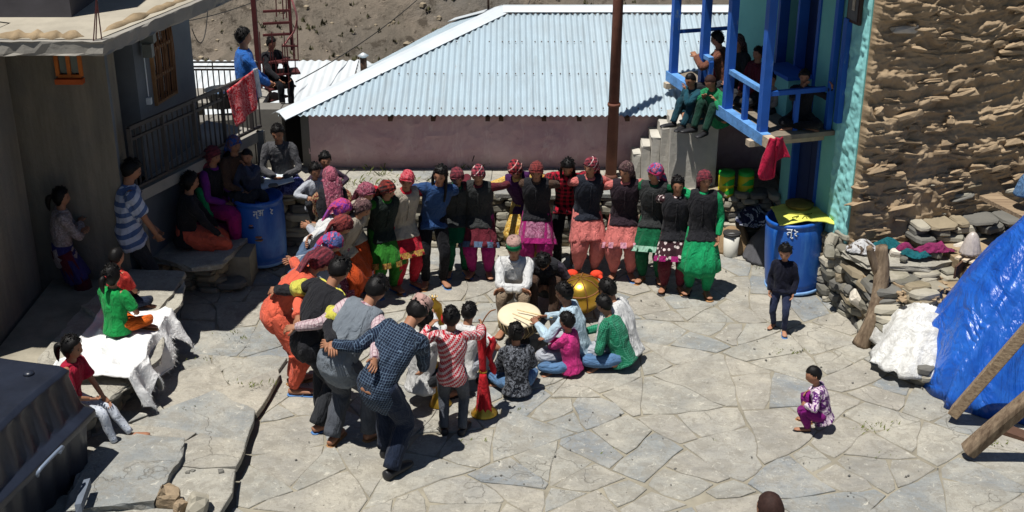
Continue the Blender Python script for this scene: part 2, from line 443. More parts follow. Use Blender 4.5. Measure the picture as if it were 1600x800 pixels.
def cloth_coords():     # lay each garment's weave along the body it covers, so that checks and stripes bend with it
    for o, p, kind in GP:
        me = o.data; n = len(me.vertices)
        if not n: continue
        co = np.empty(n * 3, np.float32); me.vertices.foreach_get('co', co); co = co.reshape(-1, 3).astype(float)
        if kind == 'raw': set_gp(me, co); continue
        segs = []
        if kind in ('upper', 'torso'):
            cum = 0
            for i in range(5):
                a, b = p.spine[i], p.spine[i + 1]; d = unit(b - a); segs.append((a, b, p.lat, d, cum, .085 * p.h)); cum += np.linalg.norm(b - a)
        if kind == 'upper':
            for s_, e, t in p.arm:
                l = unit(np.cross(unit(t - s_), (0.05, 0.1, 1))); L1 = np.linalg.norm(e - s_)
                segs += [(s_, e, l, unit(e - s_), .3, .035 * p.h), (e, t, l, unit(t - e), .3 + L1, .03 * p.h)]
        if kind == 'legs':
            for a, k, n_ in p.leg:
                l = unit(np.cross(unit(k - a), (0, 1, 0.3))); segs += [(a, k, l, unit(k - a), 0, .05), (k, n_, l, unit(n_ - k), .25 * p.h, .04)]
        best = np.full(n, 1e9); out = co.copy()
        for a, b, l, d, cum, r_ in segs:
            L = np.linalg.norm(b - a); q = (co - a) @ d; tc = np.clip(q, 0, L); dist = np.linalg.norm(co - (a + tc[:, None] * d), axis=1) - r_
            l2 = unit(l - l.dot(d) * d); m = np.cross(d, l2); k = dist < best
            out[k] = np.stack([(co - a) @ l2, (co - a) @ m, cum + q], 1)[k]; best[k] = dist[k]
        set_gp(me, out)
    for o in bpy.data.objects:
        if o.type == 'MESH' and o.data.materials and o.data.materials[0] and o.data.materials[0].name.split('.')[0] in CLOTHS and 'gp' not in o.data.attributes:
            me = o.data; co = np.empty(len(me.vertices) * 3, np.float32); me.vertices.foreach_get('co', co); set_gp(me, co)

def torso(g, p, m, lo=-.0, hi=1.0, hem=None, seg=18):
    h = p.h; gi = p.girth
    S_ = p.spine; R = np.array([[.078, .062], [.090, .068], [.078, .058], [.094, .064], [.090, .052], [.043, .040]]) * h * A_(gi, gi); R[:5] += m; R[5] += m * .5
    if p.kid: R[:5] *= 1.02
    pts = np.hstack([S_, R])
    if hem:   # extend below the pelvis by hem along the thighs when standing
        mid = (p.leg[0][1] + p.leg[1][1]) / 2; d = unit(mid - p.pel) if p.pose == 'stand' else -p.d2
        low = [p.pel + d * hem * h]
        pts = np.vstack([np.hstack([low[0], R[1] * 1.06 + .006]), pts[1:]])
    Q = cr(pts, 18)
    loft(g, Q[:, :3], Q[:, 3], Q[:, 4], ref=p.lat, seg=seg, power=2.3)

def legs_loft(p, mat, r, name, flare=1.0, end=2, pleat=0.0, parent=None, lo=0.97):
    h = p.h; g = Geo()
    for i in (0, 1):
        a, k, n = p.leg[i]; n2 = k + (n - k) * lo
        P = [a + (p.pel - a) * .1 + A_(0, 0, .03 * h), a + (k - a) * .45, k, k + (n2 - k) * .5, n2]
        Q = cr(np.hstack([np.array(P), np.array(r)[:, None] * h]), 18)
        ref = unit(np.cross(unit(k - a), unit(n - k)) + A_(.01, 0, 0))
        ph = p.rng.uniform(0, 6)
        def mod(u, t, ph=ph):
            return 1 + pleat * np.sin(t * 9 + ph + 2 * np.sin(u * 5)) * np.clip(u * 1.6, 0, 1) * np.clip((1.05 - u) * 4, .3, 1) + .05 * np.sin(u * 30 + ph + 2 * np.cos(t)) * (u > .35)
        loft(g, Q[:, :3], Q[:, 3], ref=ref, seg=26 if pleat else 14, mod=mod)
    ellipsoid(g, p.pel + A_(0, 0, -.005 * h), A_(.088, .07, .07) * h * p.girth * (1.1 if pleat else 1), 14, 8)
    o = ob(name, g, mat, parent, True); GP.append((o, p, 'legs')); return o

def build_person(p):
    h = p.h; sk = SKIN[p.skin]; rg = p.rng; arm_targets(p)
    r = root('person', p.loc, p.label, 'person', p.group, p.th)
    sc = h / 1.6
    # body: one surface (trunk, limbs, neck fused), with head, hands and feet carried on it
    g = Geo()
    torso(g, p, -.012, seg=12)
    loft(g, [p.nb - p.dn * .04 * h, p.nb + p.dn * .02 * h, p.hc - p.hR[2] * p.hd * .2], [.036 * h, .032 * h, .034 * h], seg=10)
    for i in (0, 1):
        s_, e, t = p.arm[i]; tubes_arm(g, s_, e, t, .029 * h, .023 * h, .016 * h, 8, inside=s_ + (p.spine[4] - s_) * .5)
        a, k, n = p.leg[i]; tubes_arm(g, a, k, n, .048 * h, .033 * h, .021 * h, 8)
    x = Geo()
    V = HEAD * p.hd @ p.hR + p.hc; x.add(V, HF)
    for sx in (-1, 1): ellipsoid(x, p.hc + (A_(sx * .335, -.02, -.03) * p.hd) @ p.hR, A_(.03, .05, .09) * p.hd, 8, 6)
    for i in (0, 1):
        s_, e, t = p.arm[i]; d = unit(t - e)
        pn = unit(A_(-(-1 if i == 0 else 1) * .8, .5, -.3)); hand(x, t - d * .012, d, pn, sc * (.95 if not p.kid else .95), .55, -1 if i == 0 else 1)
        n = p.leg[i][2]; fd = A_((-.25 if i == 0 else .25), 1, 0)
        if p.pose == 'cross': fd = A_((.9 if i == 0 else -.9), .3, -.1)
        if p.feet and len(p.feet) > 2: fd = A_(*p.feet[2])
        fd = unit(fd); b = n - A_(0, 0, .022 * h)
        p.__dict__.setdefault('ft', []).append((b, fd))
        if p.shoe != 'shoe': loft(x, [b - fd * .028 * h, b - fd * .005 * h, b + fd * .05 * h, b + fd * .10 * h, b + fd * .125 * h], np.array([.016, .021, .024, .028, .016]) * h, np.array([.014, .022, .018, .010, .006]) * h, ref=np.cross(fd, (0, 0, 1)), seg=10)
    bo = ob('body', g, sk, r); remesh_job(bo, .016 * max(sc, .7), 0, 0, x)
    # face
    if p.visible_face:
        for sx in (-1, 1):
            e = Geo(); ellipsoid(e, p.hc + (A_(sx * .14, .335, .0) * p.hd) @ p.hR, A_(.045, .03, .022) * p.hd, 8, 6); ob('eye', e, EYE, r, True)
            e = Geo(); q = lambda X, Z: p.hc + (A_(X, .375 - abs(X) * .12, Z) * p.hd) @ p.hR
            loft(e, [q(sx * .06, .075), q(sx * .14, .095), q(sx * .22, .07)], .013 * p.hd, seg=5); ob('eyebrow', e, HAIR, r, True)
        e = Geo(); q = lambda X, Z: p.hc + (A_(X, .395 - abs(X) * .3, Z) * p.hd) @ p.hR
        loft(e, [q(-.09, -.255), q(0, -.262), q(.09, -.255)], np.array([.01, .022, .01]) * p.hd, seg=6); ob('mouth', e, LIP, r, True)
    # hair / scarf / cap
    hair = p.hair
    if hair and not p.scarf:
        g = Geo(); Pn = shell(LINES['long' if hair in ('long', 'pony', 'bun') else 'short'], .075 if hair != 'crop' else .035, .05 if hair != 'crop' else .015, 5, rg.uniform(0, 50))
        g.add(Pn * p.hd @ p.hR + p.hc, HF)
        q = lambda *a: p.hc + (A_(*a) * p.hd) @ p.hR
        if hair == 'long':
            drop = A_(0, 0, -1)
            b = q(0, -.33, .0); loft(g, cr([b, q(0, -.42, -.35), q(0, -.40, -.5) + drop * .07 * h, q(0, -.42, -.5) + drop * .15 * h], 10), np.linspace(.32, .2, 10) * p.hd, np.linspace(.12, .05, 10) * p.hd, ref=p.hR[0], seg=20, mod=lambda u, t: 1 + .08 * np.sin(t * 7))
            for sx in (-1, 1): loft(g, cr([q(sx * .27, .05, .1), q(sx * .36, .06, -.3), q(sx * .33, .1, -.5) + drop * .08 * h, q(sx * .27, .12, -.5) + drop * .13 * h], 8), np.linspace(.11, .05, 8) * p.hd, seg=8)
        if hair == 'pony':
            loft(g, cr([q(0, -.38, .05), q(.0, -.58, -.05), q(0, -.62, -.35), q(0, -.55, -.75)], 10), np.array([.07, .11, .13, .14, .14, .13, .12, .1, .07, .02]) * p.hd, seg=12, mod=lambda u, t: 1 + .1 * np.sin(t * 5))
            e = Geo(); lathe(e, [(.085 * p.hd, -.05 * p.hd), (.12 * p.hd, 0), (.085 * p.hd, .05 * p.hd)], q(0, -.42, .03), 12, axis=p.hR[1] * -1); ob('hair_band', e, plain('hair_band', S(200, 60, 60), .7, .1, 10, .2, 60, world=False), r, True)
        if hair == 'bun': ellipsoid(g, q(0, -.42, -.12), A_(.15, .13, .14) * p.hd)
        if hair != 'crop':
            for _ in range(46):     # loose locks breaking the outline
                a_ = rg.uniform(0, 6.28); e_ = rg.uniform(.15, 1.4); n_ = A_(math.cos(a_) * math.cos(e_) * .36, math.sin(a_) * math.cos(e_) * .43 - .03, math.sin(e_) * .53)
                if n_[1] > .25 and n_[2] < .3: continue
                d_ = unit(A_(rg.uniform(-1, 1), rg.uniform(-.6, 1), rg.uniform(-1.2, .1))); b_ = n_ * 1.06
                loft(g, [q(*(b_ - d_ * .08)), q(*(b_ + n_ * .07)), q(*(b_ + d_ * .14 + n_ * .05))], np.array([.03, .035, .004]) * p.hd, np.array([.012, .014, .003]) * p.hd, seg=5)
        ob('hair', g, HAIRB if hair == 'crop' and p.kid == 0 else HAIR, r, True)
    if p.scarf:
        g = Geo(); so_ = rg.uniform(0, 60); Pn = shell(LINES['scarf'], .085, .06, 6, so_)
        Pn = Pn + (A_(0, -.10, 0) * np.clip(-HD[:, 1:2], 0, 1))
        g.add(Pn * p.hd @ p.hR + p.hc, HF)
        q = lambda *a: p.hc + (A_(*a) * p.hd) @ p.hR
        if rg.random() < .8:  # a band of forehead hair shows nothing; the rolled hem
            a = np.linspace(-1.15, 1.15, 12); loft(g, [q(.375 * math.sin(t) * 1.0, .40 * math.cos(t) + .03, .235 - .17 * (abs(t) / 1.15) ** 2) for t in a], .035 * p.hd, seg=6)
        kx = p.tail if isinstance(p.tail, (int, float)) and p.tail else .28
        dr = A_(0, 0, -1); bk = p.R.T @ A_(0, 0, 0)
        st = q(0, -.42, -.25); back = -p.hR[1]
        along = unit(dr * .8 + back * .35 - (p.d2 * .6 if p.lean > 25 else 0))
        pts = cr([q(0, -.30, -.05), q(0, -.50, -.28), st + along * kx * h * .5, st + along * kx * h * .95], 12)
        loft(g, pts, np.linspace(.27, .17, 12) * p.hd * (1.0 + kx), np.linspace(.15, .05, 12) * p.hd, ref=p.hR[0], seg=24, mod=lambda u, t: 1 + .12 * np.sin(t * 6 + u * 3 + so_))
        o = ob('headscarf', g, p.scarf, r, True)
        rim = Geo(); 
    if p.cap:
        g = Geo(); q = lambda *a: p.hc + (A_(*a) * p.hd) @ p.hR; C = [q(0, 0, z_) for z_ in (.12, .16, .44, .56, .60)]
        loft(g, C, np.array([.36, .375, .37, .35, .1]) * p.hd, np.array([.43, .44, .43, .41, .12]) * p.hd, ref=p.hR[0], seg=24, mod=lambda u, t: 1 + .012 * np.sin(t * 5)); ob('cap', g, p.cap, r, True)
        g = Geo(); a = np.linspace(-1.35, 1.35, 16)
        def band(u, v):
            t = (u - .5) * 2.9 * (1 - .0 * v); R1 = .385; R2 = .455
            zz = .15 + .27 * v * (1 - .15 * np.abs(np.sin(t)))
            P = np.stack([R1 * np.sin(t), R2 * np.cos(t), zz], -1)
            return (P * p.hd) @ p.hR + p.hc
        grid(g, band, 16, 3); o = ob('cap_band', g, GREENBAND, r, True); m = o.modifiers.new('t', 'SOLIDIFY'); m.thickness = .008; m.offset = 1
    # lower garments
    lean = p.lean
    if p.bottom:
        kind, mat = p.bottom
        rr = {'salwar': (.058, .062, .058, .048, .030), 'patiala': (.060, .070, .068, .054, .028), 'trousers': (.056, .052, .042, .037, .033), 'jeans': (.054, .049, .038, .032, .029), 'leggings': (.054, .048, .037, .031, .024), 'wide': (.058, .060, .050, .047, .044)}[kind]
        nm = {'salwar': 'salwar', 'patiala': 'salwar', 'jeans': 'jeans', 'leggings': 'leggings'}.get(kind, 'trousers')
        legs_loft(p, mat, rr, nm, pleat=.07 if kind in ('salwar', 'patiala') else 0, parent=r, lo=.98)
    if p.tunic:
        mat, ln = p.tunic[:2]
        g = Geo(); n = 12; U = np.linspace(0, ln, n); ph = rg.uniform(0, 6)
        C = []; RX = []; RY = []
        for u in U:
            def pt(i):
                a, k, m_ = p.leg[i]; return a + (k - a) * min(u, 1) + (m_ - k) * max(u - 1, 0)
            l_, r_ = pt(0), pt(1)
            C.append((l_ + r_) / 2 + A_(0, 0, .03 * h * (1 - u / ln))); RX.append(abs(r_ - l_)[0] * .5 + (.050 + .030 * u) * h); RY.append(abs(r_ - l_)[1] * .5 + (.070 + .026 * u) * h)
        C = [p.pel + (p.spine[2] - p.pel) * .8] + C; RX = [.092 * h] + RX; RY = [.072 * h] + RY
        mod = lambda u, t: 1 + .075 * u ** 1.3 * np.sin(t * 9 + ph + np.sin(u * 4)) + .035 * u * np.sin(t * 17 + ph)
        loft(g, C, np.array(RX) * p.girth, np.array(RY) * p.girth, ref=p.lat, seg=54, mod=mod)
        o = ob('tunic_skirt', g, mat, r, True)
        if len(p.tunic) > 2:   # hem border
            g = Geo(); TS = np.array([-.12, .8, 1.7]); k = len(C) - 1; C2 = [C[-1] + (C[-2] - C[-1]) * t_ for t_ in TS]
            IX = k - TS; fx = np.interp(IX, range(k + 1), RX) * p.girth * 1.035; fy = np.interp(IX, range(k + 1), RY) * p.girth * 1.035
            loft(g, C2, fx, fy, ref=p.lat, seg=54, mod=lambda u, t: mod((IX[0] + u * (IX[2] - IX[0])) / k, t), cap=False); ob('hem_border', g, p.tunic[2], r, True)
    # upper garments
    if p.top:
        mat = p.top[0]; sl_ = p.top[1]; hem = p.top[2] if len(p.top) > 2 else .04
        g = Geo(); torso(g, p, .010, hem=hem)
        for i in (0, 1):
            s_, e, t = p.arm[i]
            ins = s_ + (p.spine[4] - s_) * .55
            if sl_ == 'long': tubes_arm(g, s_, e, e + (t - e) * .93, .037 * h, .030 * h, .024 * h, 10, inside=ins)
            elif sl_ == 'short':
                Q = cr(np.hstack([np.array([ins, s_, s_ + (e - s_) * .4, s_ + (e - s_) * .8]), np.array([[.04], [.042], [.041], [.040]]) * h]), 8); loft(g, Q[:, :3], Q[:, 3], seg=12)
        nm = p.top[3] if len(p.top) > 3 else 'shirt'
        o = ob(nm, g, mat, r); remesh_job(o, .0135 * max(sc, .7), (.004 if p.vest else .013) * sc, rg.uniform(0, 50), fs=8); GP.append((o, p, 'upper'))
        if sl_ == 'long' and len(p.top) > 4:
            pass
        # collar
        g = Geo(); cc = p.nb - p.d2 * .005 * h; a = np.linspace(0, 2 * math.pi, 18)[:-1]
        loft(g, [p.nb - p.d2 * .016 * h, p.nb + p.d2 * .004 * h, p.nb + p.d2 * .012 * h], np.array([.052, .047, .043]) * h, np.array([.05, .046, .042]) * h, ref=p.lat, seg=18); ob('collar', g, mat, r, True)
    if p.vest:
        mat = p.vest[0] if isinstance(p.vest, tuple) else p.vest; hem = p.vest[1] if isinstance(p.vest, tuple) else .07
        g = Geo(); torso(g, p, .026, hem=hem)
        for i in (0, 1):
            s_ = p.sh[i]; Q = [s_ + (p.spine[4] - s_) * .6, s_ + (p.spine[4] - s_) * .0]; loft(g, Q, [.052 * h, .047 * h], seg=12)
        o = ob('vest', g, mat, r); remesh_job(o, .0145 * max(sc, .7), .009 * sc, rg.uniform(0, 50), fs=7); GP.append((o, p, 'torso'))
        # open front edge with buttons
        g = Geo()
        def onfront(k, w_): 
            c = p.spine[k]; rad = [.062, .068, .058, .064, .052, .04][k] * h * p.girth + .034; return c + p.fw * rad + p.lat * w_
        loft(g, cr([onfront(2, 0), onfront(3, 0), onfront(4, 0)], 8), .008 * sc, .006 * sc, ref=p.lat, seg=6); ob('vest_placket', g, mat, r, True)
    # footwear
    for b, fd in p.ft:
        g = Geo(); rf = np.cross(fd, (0, 0, 1))
        if p.shoe == 'shoe':
            loft(g, cr([b - fd * .04 * h, b - fd * .02 * h, b + fd * .05 * h, b + fd * .11 * h, b + fd * .145 * h], 12), np.interp(np.linspace(0, 1, 12), [0, .1, .4, .75, .95, 1], [.015, .027, .03, .032, .022, .006]) * h, np.interp(np.linspace(0, 1, 12), [0, .1, .4, .75, 1], [.016, .03, .026, .017, .006]) * h, ref=rf, seg=12); ob('shoe', g, p.shoemat if hasattr(p, 'shoemat') else SHOE, r, True)
        elif p.shoe == 'sandal':
            z0 = A_(0, 0, -.022 * h)
            loft(g, cr([b - fd * .035 * h + z0, b + z0, b + fd * .06 * h + z0, b + fd * .11 * h + z0, b + fd * .138 * h + z0], 10), np.array([.014, .026, .026, .024, .026, .03, .033, .032, .026, .01]) * h, .006, ref=rf, seg=12)
            loft(g, [b + fd * .05 * h + rf * .028 * h + z0, b + fd * .07 * h + A_(0, 0, .0), b + fd * .095 * h + A_(0, 0, -.006 * h)], .006, seg=6)
            loft(g, [b + fd * .05 * h - rf * .028 * h + z0, b + fd * .07 * h + A_(0, 0, .0), b + fd * .095 * h + A_(0, 0, -.006 * h)], .006, seg=6)
            ob('sandal', g, SANDAL[rg.randrange(3)], r, True)
    if p.extra: p.extra(p, r)
    return r
SHOE = plain('shoe_leather', (.02, .02, .022), .45, .3, 12, .1, 60, world=False)
SANDAL = [plain('sandal_tan', S(150, 110, 70), .6, .2, 12, .1, 60, world=False), plain('sandal_dark', (.03, .028, .03), .6, .2, 12, .1, 60, world=False), plain('sandal_blue', S(70, 110, 160), .6, .2, 12, .1, 60, world=False)]
HAIRB = plain('short_brown_hair', S(52, 36, 32), .7, .3, 40, .3, 90, spec=.15, world=False)
GREENBAND = cloth('green_velvet', S(12, 110, 70), fold=.2)
# ---------------------------------------------------------------- terrain: one sheet, the yard's level ground, the drop behind the houses and the bare slope across
def terrain_z(X, Y):
    P = np.stack([X, Y, X * 0], -1)
    z = np.interp(Y, [-60, 20.5, 24, 34, 62, 120, 400], [-.12, -.12, -1.5, -9, -26, 4, 190])
    far = np.clip((Y - 24) / 20, 0, 1)
    z = z + far * (fbm(P, .03, 3) * 7 + fbm(P, .16, 4, 9) * 1.5) + np.clip(abs(X) - 9, 0, 400) * -.06 * (1 - far)
    rid = 1 - abs(fbm(np.stack([X * 1.0 + Y * .45, Y * .22, X * 0], -1), .12, 4, 40))
    return z + far * (rid - .8) * 3.0 + far * (fbm(P, .6, 3, 4) * .55)
g = Geo()
ys = np.concatenate([np.linspace(-60, 20, 20), np.linspace(21, 60, 60)[:-1], np.linspace(60, 135, 190)[:-1], np.linspace(135, 400, 50)])
xs = np.concatenate([np.linspace(-250, -62, 20)[:-1], np.linspace(-62, 62, 230)[:-1], np.linspace(62, 250, 20)])
XX, YY = np.meshgrid(xs, ys, indexing='ij'); nv = len(ys)
g.add(np.stack([XX, YY, terrain_z(XX, YY)], -1).reshape(-1, 3), [(i * nv + j, (i + 1) * nv + j, (i + 1) * nv + j + 1, i * nv + j + 1) for i in range(len(xs) - 1) for j in range(nv - 1)])
t = NT('hillside', .95, 0, .1); v = t.vec(True)
a = t.noise(v, .055, 7, .62, .8); b = t.noise(v, .9, 6, .7); c = t.noise(t.vec(True, (1, .35, 1), (0, 0, .5)), .35, 6, .7, 1.0)
base = t.ramp(a, [(.36, S(96, 90, 82)), (.5, S(118, 108, 96)), (.64, S(98, 94, 88))])
base = t.mix(t.ramp(c, [(.42, 0.0), (.62, .6)]), base, S(82, 77, 68))
base = t.mix(t.ramp(b, [(.54, 0.0), (.62, .8)]), base, S(62, 56, 48))
base = t.mix(t.ramp(t.noise(v, 2.2, 4, .7), [(.66, 0.0), (.72, .7)]), base, S(165, 152, 135))
t.col(base); t.bump(b, .8, .5)
terr = tag(ob('terrain', g, t.m, smooth=True), kind='structure')

# boulders and scrub on the far slope
def rock_mesh(seed, nseg=9, mat=None, name='stone', jag=.05):
    r = random.Random(seed); g = Geo(); V = []; R = [r.uniform(.84, 1.08) for _ in range(nseg)]
    zs = [(-.5, .86), (-.22, 1.0), (.26, .98), (.5, .84)]
    for z, k in zs:
        for j in range(nseg):
            a = 2 * math.pi * j / nseg + r.uniform(-.06, .06); c_, s_ = math.cos(a), math.sin(a)
            e = .55; x = math.copysign(abs(c_) ** e, c_) * .5; y = math.copysign(abs(s_) ** e, s_) * .5
            q = k * R[j] * r.uniform(1 - jag, 1 + jag); V.append((x * q, y * q, z + r.uniform(-.07, .07) * (1 + jag * 6)))
    F = [(i * nseg + j, i * nseg + (j + 1) % nseg, (i + 1) * nseg + (j + 1) % nseg, (i + 1) * nseg + j) for i in range(3) for j in range(nseg)]
    F += [tuple(range(nseg - 1, -1, -1)), tuple(3 * nseg + j for j in range(nseg))]
    g.add(V, F); return mesh(name, g, mat)
def stonemat(name, cols, rough=.9, wscale=2.5, bump=.5, bs=14, stain=.6, grain=40, moss=None):
    t = NT(name, rough, 0, .2); v = t.vec(True); oi = t.n('ShaderNodeObjectInfo')
    n = len(cols); tone = t.ramp(oi.outputs['Random'], [((i + .0) / n, c) for i, c in enumerate(cols)], 'CONSTANT')
    a = t.noise(v, wscale, 7, .68, .5)
    base = t.mix(t.ramp(a, [(.38, 0.0), (.62, stain)]), tone, t.mix(1.0, tone, .62, 'MULTIPLY'))
    g1 = t.noise(v, grain, 6, .75)
    base = t.mix(t.ramp(g1, [(.55, 0.0), (.75, .45)]), base, t.mix(1.0, tone, .5, 'MULTIPLY'))
    if moss: base = t.mix(t.ramp(t.noise(v, 1.3, 5, .7, .6), [(.56, 0.0), (.68, moss[1])]), base, moss[0])
    t.col(base); t.bump(t.mix(.5, t.noise(v, bs, 6, .7), g1), bump, .012)
    return t.m
WALLROCK = stonemat('wall_rock', [S(150, 146, 132), S(128, 124, 112), S(168, 162, 146), S(112, 110, 104), S(146, 134, 112)], moss=(S(96, 92, 70), .5))
WRK = [rock_mesh(100 + i, 9, WALLROCK) for i in range(10)]
g = Geo(); rr_ = random.Random(5)
for k in range(1500):
    Y = rr_.uniform(62, 132); X = rr_.uniform(-42, 42) * Y / 80; z = float(terrain_z(np.array([X]), np.array([Y]))[0]); s_ = rr_.choice([.10, .14, .2, .3]) * rr_.uniform(.7, 1.4)
    V = np.array([[math.cos(a) * s_ * rr_.uniform(.6, 1), math.sin(a) * s_ * rr_.uniform(.6, 1), zz * s_] for zz in (-.4, .35) for a in np.arange(5) * 1.256] + [[0, 0, s_ * .7]]) + A_(X, Y, z)
    g.add(V, [(i, (i + 1) % 5, 5 + (i + 1) % 5, 5 + i) for i in range(5)] + [(5 + i, 5 + (i + 1) % 5, 10) for i in range(5)])
tag(ob('boulders', g, plain('boulder', S(140, 128, 108), .95, .4, .5, .3, 4)), kind='stuff')
g = Geo()
for k in range(1300):
    cx_, cy_ = rr_.uniform(-38, 38), rr_.uniform(64, 130)
    if n1(cx_ * .09 + 3, cy_ * .09 + 3, 3) < .05: continue
    for q in range(3):
        X = (cx_ + rr_.uniform(-2, 2)) * cy_ / 85; Y = cy_ + rr_.uniform(-2, 2); z = float(terrain_z(np.array([X]), np.array([Y]))[0]); s_ = rr_.uniform(.12, .34)
        for m in range(7):
            a = rr_.uniform(0, 6.28); e = rr_.uniform(.5, 1.3); d = A_(math.cos(a), math.sin(a), 0); nrm = A_(-math.sin(a), math.cos(a), 0)
            b = A_(X, Y, z - .05) + A_(rr_.uniform(-.5, .5), rr_.uniform(-.5, .5), rr_.uniform(0, .5)) * s_
            g.add([b - nrm * .3 * s_, b + nrm * .3 * s_, b + d * .4 * s_ + A_(0, 0, e * s_)], [(0, 1, 2)])
tag(ob('scrub', g, plain('scrub_leaf', S(72, 70, 46), .9, .4, .8, 0)), kind='stuff')

# ---------------------------------------------------------------- paving: irregular flags, each one a piece with its own edges
def voronoi(sites, poly):
    out = []
    for i, s in enumerate(sites):
        P = [tuple(p) for p in poly]
        o = sorted(range(len(sites)), key=lambda j: (sites[j][0] - s[0]) ** 2 + (sites[j][1] - s[1]) ** 2)[1:22]
        for j in o:
            q = sites[j]; mx, my = (s[0] + q[0]) / 2, (s[1] + q[1]) / 2; nx, ny = q[0] - s[0], q[1] - s[1]
            Q = []
            for k in range(len(P)):
                a, b = P[k], P[(k + 1) % len(P)]
                da = (a[0] - mx) * nx + (a[1] - my) * ny; db = (b[0] - mx) * nx + (b[1] - my) * ny
                if da <= 0: Q.append(a)
                if da * db < 0: t_ = da / (da - db); Q.append((a[0] + (b[0] - a[0]) * t_, a[1] + (b[1] - a[1]) * t_))
            P = Q
            if len(P) < 3: break
        out.append(P)
    return out
def flagstones(poly, spacing, ztop, mat, parent, gap=.007, thick=.05, seed=1, name='flagstone', tilt=.006, rough=.022, stretch=(1.25, .9), rot=.25):
    r = random.Random(seed); x0, x1 = min(p[0] for p in poly), max(p[0] for p in poly); y0, y1 = min(p[1] for p in poly), max(p[1] for p in poly)
    ca, sa = math.cos(rot), math.sin(rot); sites = []
    R = max(x1 - x0, y1 - y0); n = int(R / spacing) + 4; cx_, cy_ = (x0 + x1) / 2, (y0 + y1) / 2
    def inside(x, y):
        c = False; m = len(poly)
        for k in range(m):
            a, b = poly[k], poly[(k + 1) % m]
            if (a[1] > y) != (b[1] > y) and x < (b[0] - a[0]) * (y - a[1]) / (b[1] - a[1]) + a[0]: c = not c
        return c
    for i in range(-n, n):
        for j in range(-n, n):
            u = (i + .5 * (j % 2) + r.uniform(-.42, .42)) * spacing * stretch[0]; v_ = (j + r.uniform(-.42, .42)) * spacing * stretch[1]
            x, y = cx_ + u * ca - v_ * sa, cy_ + u * sa + v_ * ca
            if inside(x, y) and r.random() > .1: sites.append((x, y))
    cells = []; stack = [[tuple(q_) for q_ in poly]]
    while stack:        # split again and again with slightly askew cuts, as hand-fitted paving is laid
        P = stack.pop(); A = np.array(P); c = A.mean(0); M = (A - c).T @ (A - c); ev, evec = np.linalg.eigh(M); long_ = evec[:, 1]; el = math.sqrt(max(ev[1], 1e-9) / max(ev[0], 1e-9))
        area = abs(sum(P[k][0] * P[(k + 1) % len(P)][1] - P[(k + 1) % len(P)][0] * P[k][1] for k in range(len(P)))) / 2
        if area < spacing ** 2 * (r.uniform(.5, 2.6)) and el < 2.6: cells.append(P); continue
        ex = (A - c) @ long_; o_ = c + long_ * (ex.min() + (ex.max() - ex.min()) * r.uniform(.36, .64)); an = r.gauss(0, .15); n_ = A_(long_[0] * math.cos(an) - long_[1] * math.sin(an), long_[0] * math.sin(an) + long_[1] * math.cos(an))
        Q1, Q2 = [], []
        for k in range(len(P)):
            a, b = np.array(P[k]), np.array(P[(k + 1) % len(P)]); da, db = (a - o_) @ n_, (b - o_) @ n_
            (Q1 if da <= 0 else Q2).append(tuple(a))
            if da * db < 0: x_ = a + (b - a) * (da / (da - db)); Q1.append(tuple(x_)); Q2.append(tuple(x_))
        if len(Q1) < 3 or len(Q2) < 3: cells.append(P); continue
        stack += [Q1, Q2]
    for P in cells:
        Q = []
        for k in range(len(P)):
            a, b = np.array(P[k]), np.array(P[(k + 1) % len(P)]); L = np.linalg.norm(b - a); m = max(1, int(L / .15))
            for q in range(m):
                Q.append(a + (b - a) * q / m)
        Q = np.array(Q)
        if len(Q) < 5: continue
        q3 = np.hstack([Q, np.zeros((len(Q), 1))]); Q = Q + np.stack([fbm(q3, 5.5, 3, 3), fbm(q3, 5.5, 3, 80)], 1) * rough * 2.2
        c = Q.mean(0); d = c - Q; d /= np.linalg.norm(d, axis=1)[:, None] + 1e-6
        Q = Q * .8 + .2 * (.5 * np.roll(Q, 1, 0) + .5 * np.roll(Q, -1, 0)); gg = gap * r.choice([.2, .35, .5, .8, 1.5])
        zt = ztop(c[0], c[1]) if callable(ztop) else ztop
        tx, ty = r.uniform(-tilt, tilt), r.uniform(-tilt, tilt); dz = r.uniform(-.004, .005)
        H = lambda R_, z: np.hstack([R_ - c, ((R_ - c) @ np.array([tx, ty]) + dz + z)[:, None]])
        b = .005; n_ = len(Q); g = Geo()
        V = np.vstack([H(Q + d * gg * 1.4, -thick), H(Q + d * gg, -b), H(Q + d * (gg + b * 1.5), 0)])
        F = [tuple(2 * n_ + j for j in range(n_))] + [(l * n_ + j, l * n_ + (j + 1) % n_, (l + 1) * n_ + (j + 1) % n_, (l + 1) * n_ + j) for l in (0, 1) for j in range(n_)]
        g.add(V, F); o = ob(name, g, mat, parent, loc=(c[0], c[1], zt) if not parent else Vector((c[0], c[1], zt)) - parent.location)
